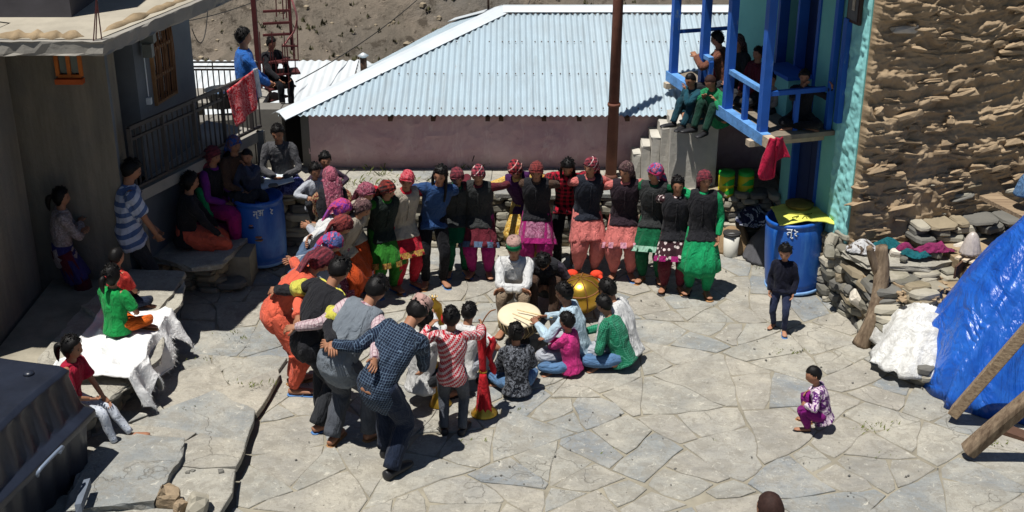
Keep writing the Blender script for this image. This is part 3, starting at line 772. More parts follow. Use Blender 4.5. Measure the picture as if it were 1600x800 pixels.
def paving_mat(name, tones, blotch=.55):
    t = NT(name, .88, 0, .25); v = t.vec(True); oi = t.n('ShaderNodeObjectInfo')
    n = len(tones); tone = t.ramp(oi.outputs['Random'], [(i / n, c) for i, c in enumerate(tones)], 'CONSTANT')
    st = t.noise(t.vec(True, (1, 2.6, 1), (0, 0, .35)), 2.2, 8, .72, .9)        # layered slate streaks
    dust = t.noise(v, 1.1, 7, .7, .4); pit = t.noise(v, 26, 6, .8); fine = t.noise(v, 75, 4, .8)
    base = t.mix(t.ramp(st, [(.40, 0.0), (.63, .55)]), tone, t.mix(1.0, tone, (.60, .62, .66), 'MULTIPLY'))
    base = t.mix(t.ramp(dust, [(.42, 0.0), (.62, blotch)]), base, S(190, 183, 166))
    base = t.mix(t.ramp(pit, [(.54, 0.0), (.68, .6)]), base, S(126, 120, 108))
    base = t.mix(t.ramp(t.noise(v, 5, 7, .75, .8), [(.48, 0.0), (.58, .5)]), base, S(134, 129, 118))
    base = t.mix(t.ramp(t.noise(v, 38, 5, .85, .6), [(.56, 0.0), (.64, .5)]), base, S(108, 103, 93))
    base = t.mix(t.ramp(t.noise(v, 12, 7, .8, 1.2), [(.58, 0.0), (.64, .6)]), base, S(212, 207, 192))
    # hairline cracks
    vo = t.n('ShaderNodeTexVoronoi'); vo.feature = 'DISTANCE_TO_EDGE'; vo.inputs['Scale'].default_value = .9
    wv = t.n('ShaderNodeVectorMath'); wv.operation = 'ADD'; t.l(v, wv.inputs[0])
    nv_ = t.n('ShaderNodeTexNoise'); nv_.inputs['Scale'].default_value = 2.5; nv_.inputs['Detail'].default_value = 6; t.l(v, nv_.inputs['Vector']); t.l(nv_.outputs['Color'], wv.inputs[1]); t.l(wv.outputs[0], vo.inputs['Vector'])
    cr_ = t.ramp(vo.outputs['Distance'], [(.0, 1.0), (.002, 1.0), (.005, 0.0)])
    mk = t.math('MULTIPLY', cr_, t.ramp(t.noise(v, .7, 3), [(.48, 0.0), (.55, .8)]))
    base = t.mix(t.math('MULTIPLY', mk, .5), base, S(110, 103, 90))
    t.col(base)
    hgt = t.math('ADD', t.math('MULTIPLY', pit, 1.0), t.math('ADD', t.math('MULTIPLY', st, 1.6), t.math('MULTIPLY', fine, .5)))
    t.bump(t.math('SUBTRACT', hgt, t.math('MULTIPLY', mk, .8)), .85, .016)
    return t.m
PAVE = paving_mat('paving_slate', [S(160, 158, 149), S(156, 155, 147), S(163, 158, 147), S(146, 149, 147), S(164, 161, 152), S(138, 143, 145), S(160, 156, 146), S(162, 160, 151), S(155, 152, 143)])
DUST = plain('joint_dust', S(136, 130, 115), .95, .3, 3, .6, 25)
g = Geo(); grid(g, lambda u, v: np.stack([-12 + u * 22, -3 + v * 18.4, -.010 + fbm(np.stack([u * 22, v * 18, u * 0], -1), 2, 3) * .006], -1), 90, 80)
court = tag(ob('courtyard', g, DUST, smooth=True), kind='structure')
flagstones([(-2.25, 5.2), (7.5, 5.2), (7.5, 14.2), (-6.2, 14.2), (-6.2, 11.6), (-2.27, 11.25)], .45, 0.0, PAVE, court, seed=11, gap=.004, stretch=(1.4, .86), rot=.22, rough=.03)
# the raised strip of paving on the left, a shallow step above the yard
LZ = lambda x, y: float(np.interp(y, [9.6, 11.3], [.15, .02]))
up = tag(ob('upper_paving', Geo().add([(-7.2, 4.5, -.05), (-2.34, 4.5, -.05), (-2.34, 11.2, -.05), (-7.2, 11.6, -.05), (-7.2, 4.5, .10), (-2.34, 4.5, .10), (-2.34, 9.6, .10), (-7.2, 9.6, .10), (-2.34, 11.2, -.012), (-7.2, 11.6, -.012)],
      [(4, 5, 6, 7), (7, 6, 8, 9), (0, 1, 5, 4), (1, 2, 8, 6), (1, 6, 5)]), DUST), kind='structure')
flagstones([(-7.1, 4.6), (-2.62, 4.6), (-2.24, 8.0), (-2.28, 10.0), (-2.22, 11.2), (-6.2, 11.55), (-7.1, 11.5)], .56, LZ, PAVE, up, seed=23, gap=.006, thick=.06, tilt=.012, rough=.03, stretch=(1.1, 1.1), rot=.6)

# ---------------------------------------------------------------- dry stone walling
def stone_wall(root_, a, b, z0, z1, depth=.22, h=(.045, .09), l=(.14, .36), meshes=None, seed=1, lean=0.0, name='stone', jut=.03, count=300, top=None):
    r = random.Random(seed); a = A_(*a); b = A_(*b); L = np.linalg.norm(b - a); d = (b - a) / L; n = A_(-d[1], d[0]); ang = math.atan2(d[1], d[0])
    z = z0; meshes = meshes or WRK; k = 0
    while z < z1 - .02:
        hh = min(r.uniform(*h), z1 - z); s = -r.uniform(0, .15)
        while s < L:
            ll = r.uniform(*l); c = a + d * (s + ll / 2) + n * (depth / 2 - r.uniform(-jut, jut) + lean * (z - z0))
            if k < count and (top is None or z < top(s)):
                o = ob(name, meshes[r.randrange(len(meshes))], None, root_); o.scale = (ll * 1.03, depth, hh * 1.12); o.rotation_euler = (r.uniform(-.06, .06), r.uniform(-.05, .05), ang + r.uniform(-.1, .1))
                o.location = Vector((c[0], c[1], z + hh / 2)) - root_.location; k += 1
            s += ll * r.uniform(.93, 1.05)
        z += hh
    return k
TZ = .68; TY = 14.05
tw = root('terrace_wall', (0, TY, 0), 'dry stone retaining wall under the paved ledge behind the dancers', 'wall')
stone_wall(tw, (-3.4, TY), (3.0, TY), 0, TZ - .05, seed=4, h=(.055, .10), l=(.16, .42), jut=.035)
sub('core', Geo().box((-.2, TY + .5, .29), (6.9, .8, .62)), plain('earth_fill', S(58, 50, 40), .95, .3, 3, .5, 20), tw)
terr_top = tag(ob('terrace', Geo().box((-.2, TY + .6, TZ - .05), (6.9, 1.15, .05)), DUST), kind='structure')
flagstones([(-3.65, TY - .02), (3.2, TY - .02), (3.2, 15.3), (-3.65, 15.3)], .72, TZ, PAVE, terr_top, seed=31, gap=.012, thick=.05, stretch=(1.6, .75), rot=0.0, rough=.03)

# grass in the joints
def blades(spots, name, seed=2, hgt=.06, n=26, spread=.10, mat=None):
    r = random.Random(seed); g = Geo()
    for (x, y, z, k) in spots:
        for _ in range(int(n * k)):
            a = r.uniform(0, 6.28); q = A_(x + r.gauss(0, spread) * 1.4, y + r.gauss(0, spread) * .5, z - .01); hh = hgt * r.uniform(.4, 1.2); d = A_(math.cos(a), math.sin(a), 0); nn = A_(-d[1], d[0], 0) * .004
            g.add([q - nn, q + nn, q + d * hh * .35 + A_(0, 0, hh * .7) + nn * .7, q + d * hh * .9 + A_(0, 0, hh)], [(0, 1, 2), (0, 2, 3)])
    return tag(ob(name, g, mat or plain('grass_blade', S(104, 112, 52), .8, .35, 5, 0)), kind='stuff')
sp = []
for x, y, k in [(1235, 548, 1), (1228, 552, .8), (1355, 672, 1), (1370, 665, 1), (1390, 660, .6), (1545, 692, 1.6), (1555, 697, 1), (1370, 710, .5), (1120, 690, .4), (745, 690, .5), (1180, 420, .5), (1195, 415, .5), (395, 600, 1), (410, 600, .8), (360, 520, .6), (372, 528, .6), (1445, 590, .8), (1385, 555, .8), (1395, 560, .8), (300, 640, .4), (330, 560, .4), (820, 640, .2), (930, 705, .3)]:
    q = G(x, y, 0.0 if x > 420 else .12); sp.append((q.x, q.y, q.z, k))
blades(sp, 'joint_grass', 3, .035, n=20, spread=.06)
sp = []
for x, y, k in [(575, 262, .6), (590, 272, .8), (565, 285, .8), (620, 290, .8), (640, 282, .6), (725, 262, 1), (770, 258, 1.2), (779, 256, 1.4), (540, 283, .6), (510, 292, .5)]:
    q = G(x, y, TZ + .01); sp.append((q.x, q.y, q.z, k))
blades(sp, 'ledge_grass', 5, .07)
g = Geo(); r3 = random.Random(8)
for k in range(420):       # grit and little stones lying about
    x, y = r3.uniform(-2, 6), r3.uniform(6.5, 13.8); s_ = r3.choice([.003, .004, .006, .009]); g.box((x, y, .006 + s_ / 2), (s_ * 2, s_ * 1.5, s_), rz=r3.uniform(0, 3), jit=s_ * .3)
for k in range(60):
    x, y = r3.uniform(-3.4, -2.4), r3.uniform(7, 9.2); s_ = r3.uniform(.01, .03); g.box((x, y, .14 + s_ / 2), (s_ * 2, s_ * 1.5, s_), rz=r3.uniform(0, 3), jit=s_ * .3)
tag(ob('grit', g, WALLROCK), kind='stuff')

# ---------------------------------------------------------------- pink house with the sheet metal roof
TIN = (lambda t: t)(NT('galvanised_sheet', .45, .25, .5)); v = TIN.vec(True); oi = TIN.n('ShaderNodeObjectInfo')
tone = TIN.ramp(oi.outputs['Random'], [(0, S(168, 186, 196)), (.5, S(180, 196, 204)), (1, S(160, 180, 191))])
tone = TIN.mix(TIN.ramp(TIN.noise(TIN.vec(True, (7, .5, .5)), 1.6, 6, .7), [(.5, 0.0), (.68, .45)]), tone, S(142, 150, 152)); tone = TIN.mix(TIN.ramp(TIN.noise(TIN.vec(True, (9, 1.2, 1.2)), 2.2, 6, .8), [(.64, 0.0), (.72, .5)]), tone, S(150, 124, 104)); TIN.col(TIN.mix(TIN.ramp(TIN.noise(v, 1.3, 6, .7), [(.45, 0.0), (.7, .4)]), tone, S(158, 166, 168))); TIN.bump(TIN.noise(v, 4, 3), .08, .02)
TIN.l(TIN.math('ADD', TIN.math('MULTIPLY', TIN.noise(v, 6, 4), .2), .36), TIN.b.inputs['Roughness']); TIN = TIN.m
FLASH = plain('flashing', S(205, 212, 216), .5, .1, 2, .1, 8, metal=.3)
def corrugated(parent, EA, EB, TA, TB, width=.76, period=.076, amp=.013, mat=None, name='roof_sheet'):
    EA, EB, TA, TB = [A_(*q) for q in (EA, EB, TA, TB)]
    L = np.linalg.norm(EB - EA); d = (EB - EA) / L; nrm = unit(np.cross(d, (TA + TB) / 2 - (EA + EB) / 2)); up = unit(np.cross(nrm, d))
    ta = (TA - EA) @ d; tb = (TB - EA) @ d; hgt = (TA - EA) @ up
    def lim(s):
        if s < ta: return hgt * s / max(ta, 1e-6)
        if s > tb: return hgt * (L - s) / max(L - tb, 1e-6)
        return hgt
    k = 0; s0 = 0; 
    while s0 < L - .02:
        s1 = min(s0 + width + .05, L); n = max(6, int((s1 - s0) / period * 6)); S_ = np.linspace(s0, s1, n); V = []; z = .003 * (k % 2)
        for s in S_:
            hh = max(lim(s), .001)
            for u in (0, .5, 1): V.append(EA + d * s + up * hh * u + nrm * (amp * math.cos(2 * math.pi * s / period) + z + .004 * math.sin(u * 9 + k)))
        g = Geo(); g.add(V, [(i * 3 + j, (i + 1) * 3 + j, (i + 1) * 3 + j + 1, i * 3 + j + 1) for i in range(n - 1) for j in (0, 1)])
        sub(name, g, mat or TIN, parent, True); s0 += width; k += 1
hs = root('house', (0, 15, TZ), 'low pink plastered house with a pale corrugated metal hip roof', 'house')
EZ = 1.43; E0 = (-2.8, 14.72, EZ); E1 = (5.7, 14.72, EZ); R0 = (-.12, 17.2, 2.17); R1 = (3.0, 17.2, 2.17); BL = (-.85, 19.7, EZ); BR = (5.7, 19.7, EZ)
corrugated(hs, E0, E1, R0, R1); corrugated(hs, BL, E0, R0, R0); corrugated(hs, BR, BL, R1, R0); corrugated(hs, E1, BR, R1, R1)
def strip(a, b, w_=.16):   # folded cap over a hip or ridge
    a, b = A_(*a), A_(*b); g = Geo(); l = unit(np.cross(b - a, (0, 0, 1))); n = 12; V = []
    for i in range(n + 1):
        c = a + (b - a) * i / n
        for k, z in ((-1, -.035), (-.25, .02), (.25, .02), (1, -.035)): V.append(c + l * k * w_ + A_(0, 0, z + .022))
    V2 = [q - A_(0, 0, .008) for q in V]; m = len(V)
    F = [(i * 4 + j, (i + 1) * 4 + j, (i + 1) * 4 + j + 1, i * 4 + j + 1) for i in range(n) for j in range(3)]
    g.add(V + V2, F + [tuple(m + q for q in reversed(f)) for f in F]); return g
g = Geo(); r8 = random.Random(6)
for row, tt in enumerate((.05, .35, .65, .93)):
    for k in range(60):
        f = k / 59; xa = E0[0] + (R0[0] - E0[0]) * tt; xb = E1[0] + (R1[0] - E1[0]) * tt; x = xa + (xb - xa) * f
        if r8.random() < .15: continue
        g.box((x, E0[1] + (R0[1] - E0[1]) * tt, EZ + (R0[2] - EZ) * tt + .02), (.014, .014, .012))
o = sub('roof_screw', g, plain('rusty_screw', S(96, 74, 62), .7, .3, 5, 0), hs); o['kind'] = 'stuff'
for a, b in ((E0, R0), (E1, R1), (BL, R0), (R0, R1)): sub('ridge_cap', strip(a, b), FLASH, hs, False)
t = NT('pink_plaster', .92, 0, .15); v = t.vec(True)
pk = t.mix(t.ramp(t.noise(v, 1.2, 7, .7, .6), [(.38, 0.0), (.62, 1.0)]), S(190, 154, 157), S(210, 180, 178)); pk = t.mix(t.ramp(t.noise(v, 7, 6, .75), [(.58, 0.0), (.7, .45)]), pk, S(146, 112, 110))
pk = t.mix(t.ramp(t.noise(t.vec(True, (1, 1, .25)), 3.2, 7, .8, .8), [(.54, 0.0), (.62, .55)]), pk, S(216, 196, 192))
sz = t.n('ShaderNodeSeparateXYZ'); t.l(v, sz.inputs[0])
pk = t.mix(t.ramp(t.math('ADD', sz.outputs[2], t.math('MULTIPLY', t.noise(v, 3, 4), .25)), [(.78, .6), (.98, 0.0)]), pk, S(134, 110, 100))
t.col(pk); t.bump(t.noise(v, 9, 6, .6), .5, .02); PINK = t.m
g = Geo()
def pw(u, v_):
    X = -2.5 + u * 7.7; Z = .45 + v_ * 1.02; P = np.stack([X, Z, X * 0], -1); return np.stack([X, 14.98 - .03 * fbm(P, 1.3, 4) - .016 * (1 - abs(fbm(P, 5, 3, 5))) ** 2, Z], -1)
grid(g, pw, 240, 34); g.box((1.35, 15.2, .98), (7.7, .34, .98)); wl = sub('wall', g, PINK, hs, False)
sub('side_wall', Geo().box((-1.45, 17.1, .8), (.3, 4.2, 1.0), rz=-.36), PINK, hs)
WOODD = plain('dark_timber', S(86, 62, 48), .8, .35, 4, .5, 40)
for x in (677, 762, 783, 610, 850, 905, 980):
    q = VY(x, 179, 14.86); sub('rafter_end', Geo().box((q.x, 14.93, 1.36), (.055, .26, .05)), WOODD, hs)
g = Geo(); lathe(g, [(.045, 0), (.045, .22)], (VY(568, 100, 16.7).x, 16.7, 1.40), 12); sub('chimney', g, WOODD, hs, True)
g = Geo(); lathe(g, [(.03, .0), (.075, .03), (.01, .07)], (VY(568, 100, 16.7).x, 16.7, 1.62), 12); sub('chimney_cap', g, FLASH, hs, True)
# grey annex with the dark doorway
GREYP = plain('grey_plaster', S(112, 109, 103), .92, .2, 1.6, .4, 12)
sub('annex_wall', Geo().box((-2.98, 15.12, 1.0), (.34, .28, .86)).box((-2.53, 15.10, 1.0), (.1, .26, .86)).box((-2.7, 15.10, 1.40), (.24, .24, .06)), GREYP, hs)
DARK = plain('opening_shade_black', (.012, .011, .010), .95, .2, 2, 0)  # near-black colour standing in for the shade inside openings
sub('door', Geo().box((-2.7, 15.22, 1.0), (.3, .05, .86)), DARK, hs)  # black panel painting the shade in the doorway, no door leaf
# satellite dish behind the ridge
q = VY(763, 2, 17.6); dr = root('satellite_dish', (q.x, 17.6, 2.0), 'white satellite dish just above the metal roof ridge', 'dish')
g = Geo(); lathe(g, [(.0, .0), (.1, .008), (.2, .04), (.2, .048), (.1, .016), (.0, .008)], (q.x, 17.6, 2.48), 20, axis=(.25, -.5, .8)); sub('reflector', g, FLASH, dr, True); sub('mast', Geo().beam((q.x, 17.6, 2.0), (q.x, 17.6, 2.5), .03, .03), WOODD, dr)

# ---------------------------------------------------------------- low building with the glaring white sheet roof at the back left
shd = root('shed', (-4, 19, 0), 'low shed roofed in bright white metal sheets beyond the balcony railing', 'shed')
WTIN = plain('white_sheet', S(205, 210, 212), .5, .08, 1.5, .1, 5, metal=.15)
corrugated(shd, (-6.2, 16.4, .62), (-2.35, 16.4, .62), (-6.2, 19.2, .92), (-2.35, 19.2, .92), mat=WTIN, period=.12, amp=.012)
corrugated(shd, (-2.35, 20.1, .5), (-6.2, 20.1, .5), (-2.35, 19.2, .92), (-6.2, 19.2, .92), mat=WTIN, period=.12, amp=.012)
corrugated(shd, (-2.35, 17.2, .6), (-1.5, 19.8, .5), (-2.35, 19.2, .92), (-2.3, 19.25, .92), mat=WTIN, period=.12, amp=.012)
sub('wall', Geo().box((-4.2, 18.2, .1), (3.7, 2.2, .60)), GREYP, shd)

# ---------------------------------------------------------------- utility pole and overhead wires
RUST = plain('rusty_pole', S(104, 66, 52), .75, .3, 5, .35, 40)
q = VY(955, 258, 14.62); pr = root('utility_pole', (q.x, q.y, TZ), 'tall rusty brown pole standing on the ledge in front of the pink wall', 'pole')
pt = VY(966, 0, q.y); g = Geo(); loft(g, [(q.x, q.y, TZ), (pt.x, q.y, pt.z), (pt.x + (pt.x - q.x) * .5, q.y, pt.z + (pt.z - TZ) * .5)], [.068, .06, .055], seg=18); sub('shaft', g, RUST, pr, True)
g = Geo(); lathe(g, [(.075, 0), (.08, .02), (.075, .04)], (q.x + .01, q.y, TZ + .9), 18); sub('collar', g, RUST, pr, True); g = Geo(); lathe(g, [(.09, 0), (.07, .05)], (q.x, q.y, TZ), 18); sub('base_ring', g, RUST, pr, True)
WIRE = plain('wire_black', (.02, .02, .02), .6, 0, 1, 0)
def wire(a, b, sag, label, rad=.006, g=None):
    a, b = A_(*a), A_(*b); P = [a + (b - a) * t + A_(0, 0, -sag * 4 * t * (1 - t)) for t in np.linspace(0, 1, 14)]; g = Geo(); loft(g, P, rad, seg=5)
    return tag(ob('wire', g, WIRE, smooth=True), label, 'wire')
wire(VY(738, 252, 14.9), VY(840, -30, 18), -.05, 'thin dark wire rising slantwise in front of the metal roof')
wire(VY(-20, 32, 11.6), VY(430, -12, 18), .25, 'black cable crossing over the concrete roof at the top left', .006)
wire(VY(462, 128, 17), VY(665, -12, 24), .1, 'thin cable running up across the bare hillside', .008)
wire(VY(300, 45, 15.0), VY(325, 8, 15.5), .3, 'short looped cable at the far corner of the concrete roof', .006)

# ---------------------------------------------------------------- spiral stair frame at the back left
IRON = plain('maroon_iron', S(78, 34, 34), .6, .25, 6, .2, 40); PIPEPINK = plain('pink_pipe', S(176, 112, 110), .55, .1, 5, .1, 40)
st = root('spiral_stair', (-3.2, 16.6, TZ), 'dark red iron spiral stair with a curved pink handrail', 'stair')
SY = 16.7
pA = VY(411, 190, SY); pB = VY(407, -10, SY + .0); sub('centre_post', Geo().beam((pA.x, SY, .5), (pA.x, SY, 3.6), .06, .06), IRON, st)
p2 = VY(453, 20, SY + .1); sub('post', Geo().beam((p2.x, SY + .1, 1.7), (p2.x, SY + .1, 3.6), .04, .04), IRON, st)
p3 = VY(436, 10, SY + .25); sub('post', Geo().beam((p3.x, SY + .25, 2.45), (p3.x, SY + .25, 3.6), .03, .03), IRON, st)
for y in (17, 36, 54):
    a = VY(411, y + 1, SY); b = VY(453, y - 1, SY); sub('rung', Geo().beam(a, b, .035, .03), IRON, st)
for k, (x, y) in enumerate([(430, 94), (446, 112), (436, 134), (424, 152)]):
    a = VY(x, y, SY - .05); sub('tread', Geo().box((a.x, SY - .05, a.z), (.36, .30, .02), rz=.3 * k), IRON, st)
    for dx in (-.16, .0, .16):
        sub('baluster', Geo().beam((a.x + dx, SY - .2, a.z), (a.x + dx + .01, SY - .2, a.z + .42), .012, .012), IRON, st)
g = Geo(); loft(g, cr([VY(451, -12, SY - .2), VY(459, 8, SY - .22), VY(464, 28, SY - .2), VY(460, 48, SY - .1), VY(450, 62, SY), VY(443, 72, SY)], 20), .014, seg=8); sub('handrail', g, PIPEPINK, st, True)
for (x0, y0, x1, y1) in [(464, 32, 466, 94), (457, 52, 459, 92), (448, 70, 450, 94), (441, -5, 443, 30), (447, -5, 448, 28), (431, -5, 432, 26)]: sub('baluster', Geo().beam(VY(x0, y0, SY - .2), VY(x1, y1, SY - .2), .014, .014), IRON, st)
for (x0, y0, x1, y1) in [(440, 72, 466, 72), (440, 94, 466, 94)]: sub('cage_ring', Geo().beam(VY(x0, y0, SY - .2), VY(x1, y1, SY - .2), .02, .02), IRON, st)

# ---------------------------------------------------------------- left house
CONC = plain('roof_concrete', S(138, 134, 126), .93, .18, 1.6, .6, 14); 
t = NT('streaky_plaster', .92, 0, .15); v = t.vec(True)
kk = t.mix(t.ramp(t.noise(t.vec(True, (1, 1, .12)), 7, 6, .7), [(.35, 0.0), (.68, 1.0)]), S(112, 106, 93), S(136, 128, 114)); kk = t.mix(t.ramp(t.noise(v, 1.1, 5, .6), [(.4, 0.0), (.65, .6)]), kk, S(96, 98, 98)); t.col(kk); t.bump(t.noise(v, 18, 6, .7), .6, .02); PLAST = t.m
lh = root('house', (-4.6, 13, 0), 'grey plastered house in shade with a flat concrete roof slab', 'house')
SZ = 3.2
def slabpoly(pts, z0, z1, jit=.012, step=.09, seed=1):
    r = random.Random(seed); Q = []
    for i in range(len(pts)):
        a, b = A_(*pts[i]), A_(*pts[(i + 1) % len(pts)]); m = max(1, min(60, int(np.linalg.norm(b - a) / step)))
        for k in range(m): Q.append(a + (b - a) * k / m)
    Q = np.array(Q); n = len(Q); g = Geo(); rows = []
    for z in (z0, z0 + .02, z1 - .02, z1):
        rows.append(np.hstack([Q + np.array([[r.uniform(-jit, jit), r.uniform(-jit, jit)] for _ in range(n)]), np.full((n, 1), z) + np.array([[r.uniform(-jit, jit) * .5] for _ in range(n)])]))
    g.add(np.vstack(rows), [(l * n + j, l * n + (j + 1) % n, (l + 1) * n + (j + 1) % n, (l + 1) * n + j) for l in range(3) for j in range(n)] + [tuple(3 * n + j for j in range(n)), tuple(range(n - 1, -1, -1))]); return g
s1 = G(160, 65, SZ); s2 = G(312, 2, SZ); dd = (s2 - s1).normalized(); s3 = s1 + dd * 2.45; fl_ = Vector((-9, s1.y + .1, SZ))
sub('roof_slab', slabpoly([(s1.x, s1.y), (s3.x, s3.y), (s3.x - 6, s3.y + .02), (-9, s1.y + .08)], SZ - .13, SZ), CONC, lh)
SAND = plain('roof_screed', S(160, 153, 138), .95, .15, 3, .5, 30)
g = Geo(); i1 = s1 + Vector((-.06, .07, .006)); i3 = s3 + Vector((-.06, 0, .006))
g.add([tuple(i1), (s3.x - .06, s3.y, SZ + .006), (s3.x - 6, s3.y, SZ + .006), (-9, s1.y + .14, SZ + .006)], [(0, 1, 2, 3)]); sub('screed', g, SAND, lh)
def ridge(a, b, h_, w_, name, par, seed, mat):
    a, b = A_(*a), A_(*b); g = Geo(); n = 40; off = np.array([[0, 0, max(0, h_ * (.6 + .7 * n1(k * .35 + seed, 0, 0)))] for k in range(n)])
    C = a + (b - a) * np.linspace(0, 1, n)[:, None] ; rr2 = np.clip(np.sin(np.linspace(0, math.pi, n)) * 4, .15, 1) * (w_ * (.8 + .4 * np.array([n1(k * .5, seed, 3) for k in range(n)])))
    loft(g, C, rr2, rr2 * h_ / w_, ref=(0, 0, 1) if False else np.cross(unit(b - a), (0, 0, 1)), seg=10); return sub(name, g, mat, par, True)
MUD = plain('mud_mortar', S(140, 122, 96), .95, .3, 6, .7, 25)
ridge(G(-60, 58, SZ), G(132, 58, SZ), .06, .10, 'mud_ridge', lh, 1, MUD); ridge(G(158, 52, SZ), G(322, -14, SZ), .05, .07, 'mud_ridge', lh, 7, MUD)
# unseen wing, added off the left edge to shade the ground there
sub('unseen_shade_slab', slabpoly([(-4.40, 10.22), (-4.72, s1.y - .02), (-9, s1.y - .02), (-9, 10.22)], SZ - .13, SZ - .004, seed=5), CONC, lh)
sub('unseen_shade_wall', Geo().box((-7.0, 10.6, 1.5), (4.2, .3, 3.1)).box((-5.05, 11.4, 1.5), (.3, 1.4, 3.1)), PLAST, lh)
# upper room on the roof, at the top left corner
sub('upper_room', Geo().box((G(112, 28, SZ).x - 2.5, G(112, 28, SZ).y + 1.0, SZ + 1.1), (5.0, 2.0, 2.2)), plain('dark_room_wall', S(70, 68, 72), .9, .2, 2, .3, 10), lh)
for (x0, y0, x1, y1) in ((146, 64, 151, -10), (159, 62, 150, -10), (150, 62, 152, -10)):
    a = G(x0, y0, SZ); sub('starter_bar', Geo().beam(a, VY(x1, y1, a.y), .009, .009), IRON, lh)
# front wall under the slab
wc = A_(-4.02, 12.35); fwd = unit(A_(.39, 1.85)); 
def vwall(a, b, z0, z1, thick, holes, mat, name, par, inward=1):   # a vertical wall with real openings; holes: (s0,s1,z0,z1)
    a, b = A_(*a), A_(*b); L = np.linalg.norm(b - a); d = (b - a) / L; n = A_(-d[1], d[0]) * inward; g = Geo()
    xs_ = sorted({0.0, L} | {h_[0] for h_ in holes} | {h_[1] for h_ in holes}); zs_ = sorted({z0, z1} | {h_[2] for h_ in holes} | {h_[3] for h_ in holes})
    for i in range(len(xs_) - 1):
        for j in range(len(zs_) - 1):
            sx, sz_ = (xs_[i] + xs_[i + 1]) / 2, (zs_[j] + zs_[j + 1]) / 2
            if any(h_[0] < sx < h_[1] and h_[2] < sz_ < h_[3] for h_ in holes): continue
            c = a + d * sx + n * thick / 2; g.box((c[0], c[1], sz_), (xs_[i + 1] - xs_[i], thick, zs_[j + 1] - zs_[j]), rz=math.atan2(d[1], d[0]))
    return sub(name, g, mat, par)
wq0 = VY(92, 118, 12.35); wq1 = VY(124, 86, 12.35)
hx0 = wq0.x + 9; hx1 = wq1.x + 9
vwall((-9, 12.35), (wc[0], 12.35), -.05, SZ - .13, .3, [(hx0, hx1, wq0.z, wq1.z + .04)], PLAST, 'wall', lh)
OR = plain('orange_timber', S(186, 104, 44), .6, .25, 6, .2, 60); GLASS = plain('dull_glass', S(120, 130, 124), .15, .2, 3, 0, spec=.6)
g = Geo(); z0_, z1_ = wq0.z, wq1.z + .04
for a, b in (((wq0.x, z0_), (wq1.x, z0_)), ((wq0.x, z1_), (wq1.x, z1_)), ((wq0.x, z0_), (wq0.x, z1_)), ((wq1.x, z0_), (wq1.x, z1_)), (((wq0.x + wq1.x) / 2, z0_), ((wq0.x + wq1.x) / 2, z1_))):
    g.beam((a[0], 12.33, a[1]), (b[0], 12.33, b[1]), .035, .03)
wf = sub('window', g, OR, lh)
for k in (.27, .73): sub('pane', Geo().box((wq0.x + (wq1.x - wq0.x) * k, 12.36, (z0_ + z1_) / 2), ((wq1.x - wq0.x) * .38, .008, (z1_ - z0_) * .82)), GLASS, wf)
sub('window_sill', Geo().box(((wq0.x + wq1.x) / 2, 12.31, z0_ - .045), (wq1.x - wq0.x + .04, .09, .05)), plain('brick_sill', S(176, 84, 40), .8, .2, 5, .2, 40), lh)
# side wall with doorway and grilled window, seen along the balcony
Lw = 1.92; wb = wc + fwd * Lw
vwall(wc, wb, -.05, SZ - .13, .28, [(.05, .58, 1.3, 2.95), (.93, 1.40, 2.0, 2.86)], plain('blue_grey_plaster', S(96, 102, 108), .92, .15, 2, .35, 12), 'side_wall', lh)
def onw(s, z, out=0.0): q = wc + fwd * s; n = A_(fwd[1], -fwd[0]); return (q[0] + n[0] * out, q[1] + n[1] * out, z)
sub('doorway_shade', Geo().beam(onw(.32, 1.3, -.30), onw(.32, 2.95, -.30), .03, .7, up=(fwd[0], fwd[1], 0)), DARK, lh)  # black sheet behind the doorway, shade as colour
WN = plain('grille_timber', S(124, 92, 60), .7, .25, 5, .2, 50); wg = Geo()
for a, b in ((.93, .93), (1.40, 1.40)): wg.beam(onw(a, 2.0, .01), onw(a, 2.86, .01), .045, .04)
for z in (2.02, 2.84, 2.60, 2.30): wg.beam(onw(.93, z, .01), onw(1.40, z, .01), .04, .035)
for k in (1.085, 1.245): wg.beam(onw(k, 2.0, .012), onw(k, 2.86, .012), .03, .03)
wn_ = sub('window', wg, WN, lh)
for i in range(3):
    for z in (2.16, 2.45, 2.72): sub('pane', Geo().beam(onw(1.005 + i * .16, z - .12, -.03), onw(1.005 + i * .16, z + .12, -.03), .008, .13, up=(fwd[0], fwd[1], 0)), plain('dark_glass', S(50, 34, 30), .2, .2, 3, 0, spec=.6), wn_)
g = Geo()
for k in range(9): loft(g, cr([onw(.95 + k * .053, 2.03, .04), onw(.96 + k * .053, 2.5, .05), onw(.94 + k * .055, 2.82, .04)], 8), .006, seg=5)
sub('grille', g, plain('grille_iron', S(110, 74, 50), .6, .2, 5, 0), wn_)
g = Geo(); q = onw(.78, 2.78, .08); g.box(q, (.14, .12, .1)); g.box((q[0], q[1] - .05, q[2] - .12), (.1, .1, .14)); sub('wall_lamp', g, plain('lamp_grey', S(90, 95, 92), .5, .2, 5, 0), lh)
g = Geo(); loft(g, [onw(.76, 2.7, .02), onw(.76, 2.15, .02)], .006, seg=5); g.box(onw(.76, 2.1, .02), (.05, .05, .07)); sub('switch', g, FLASH, lh)
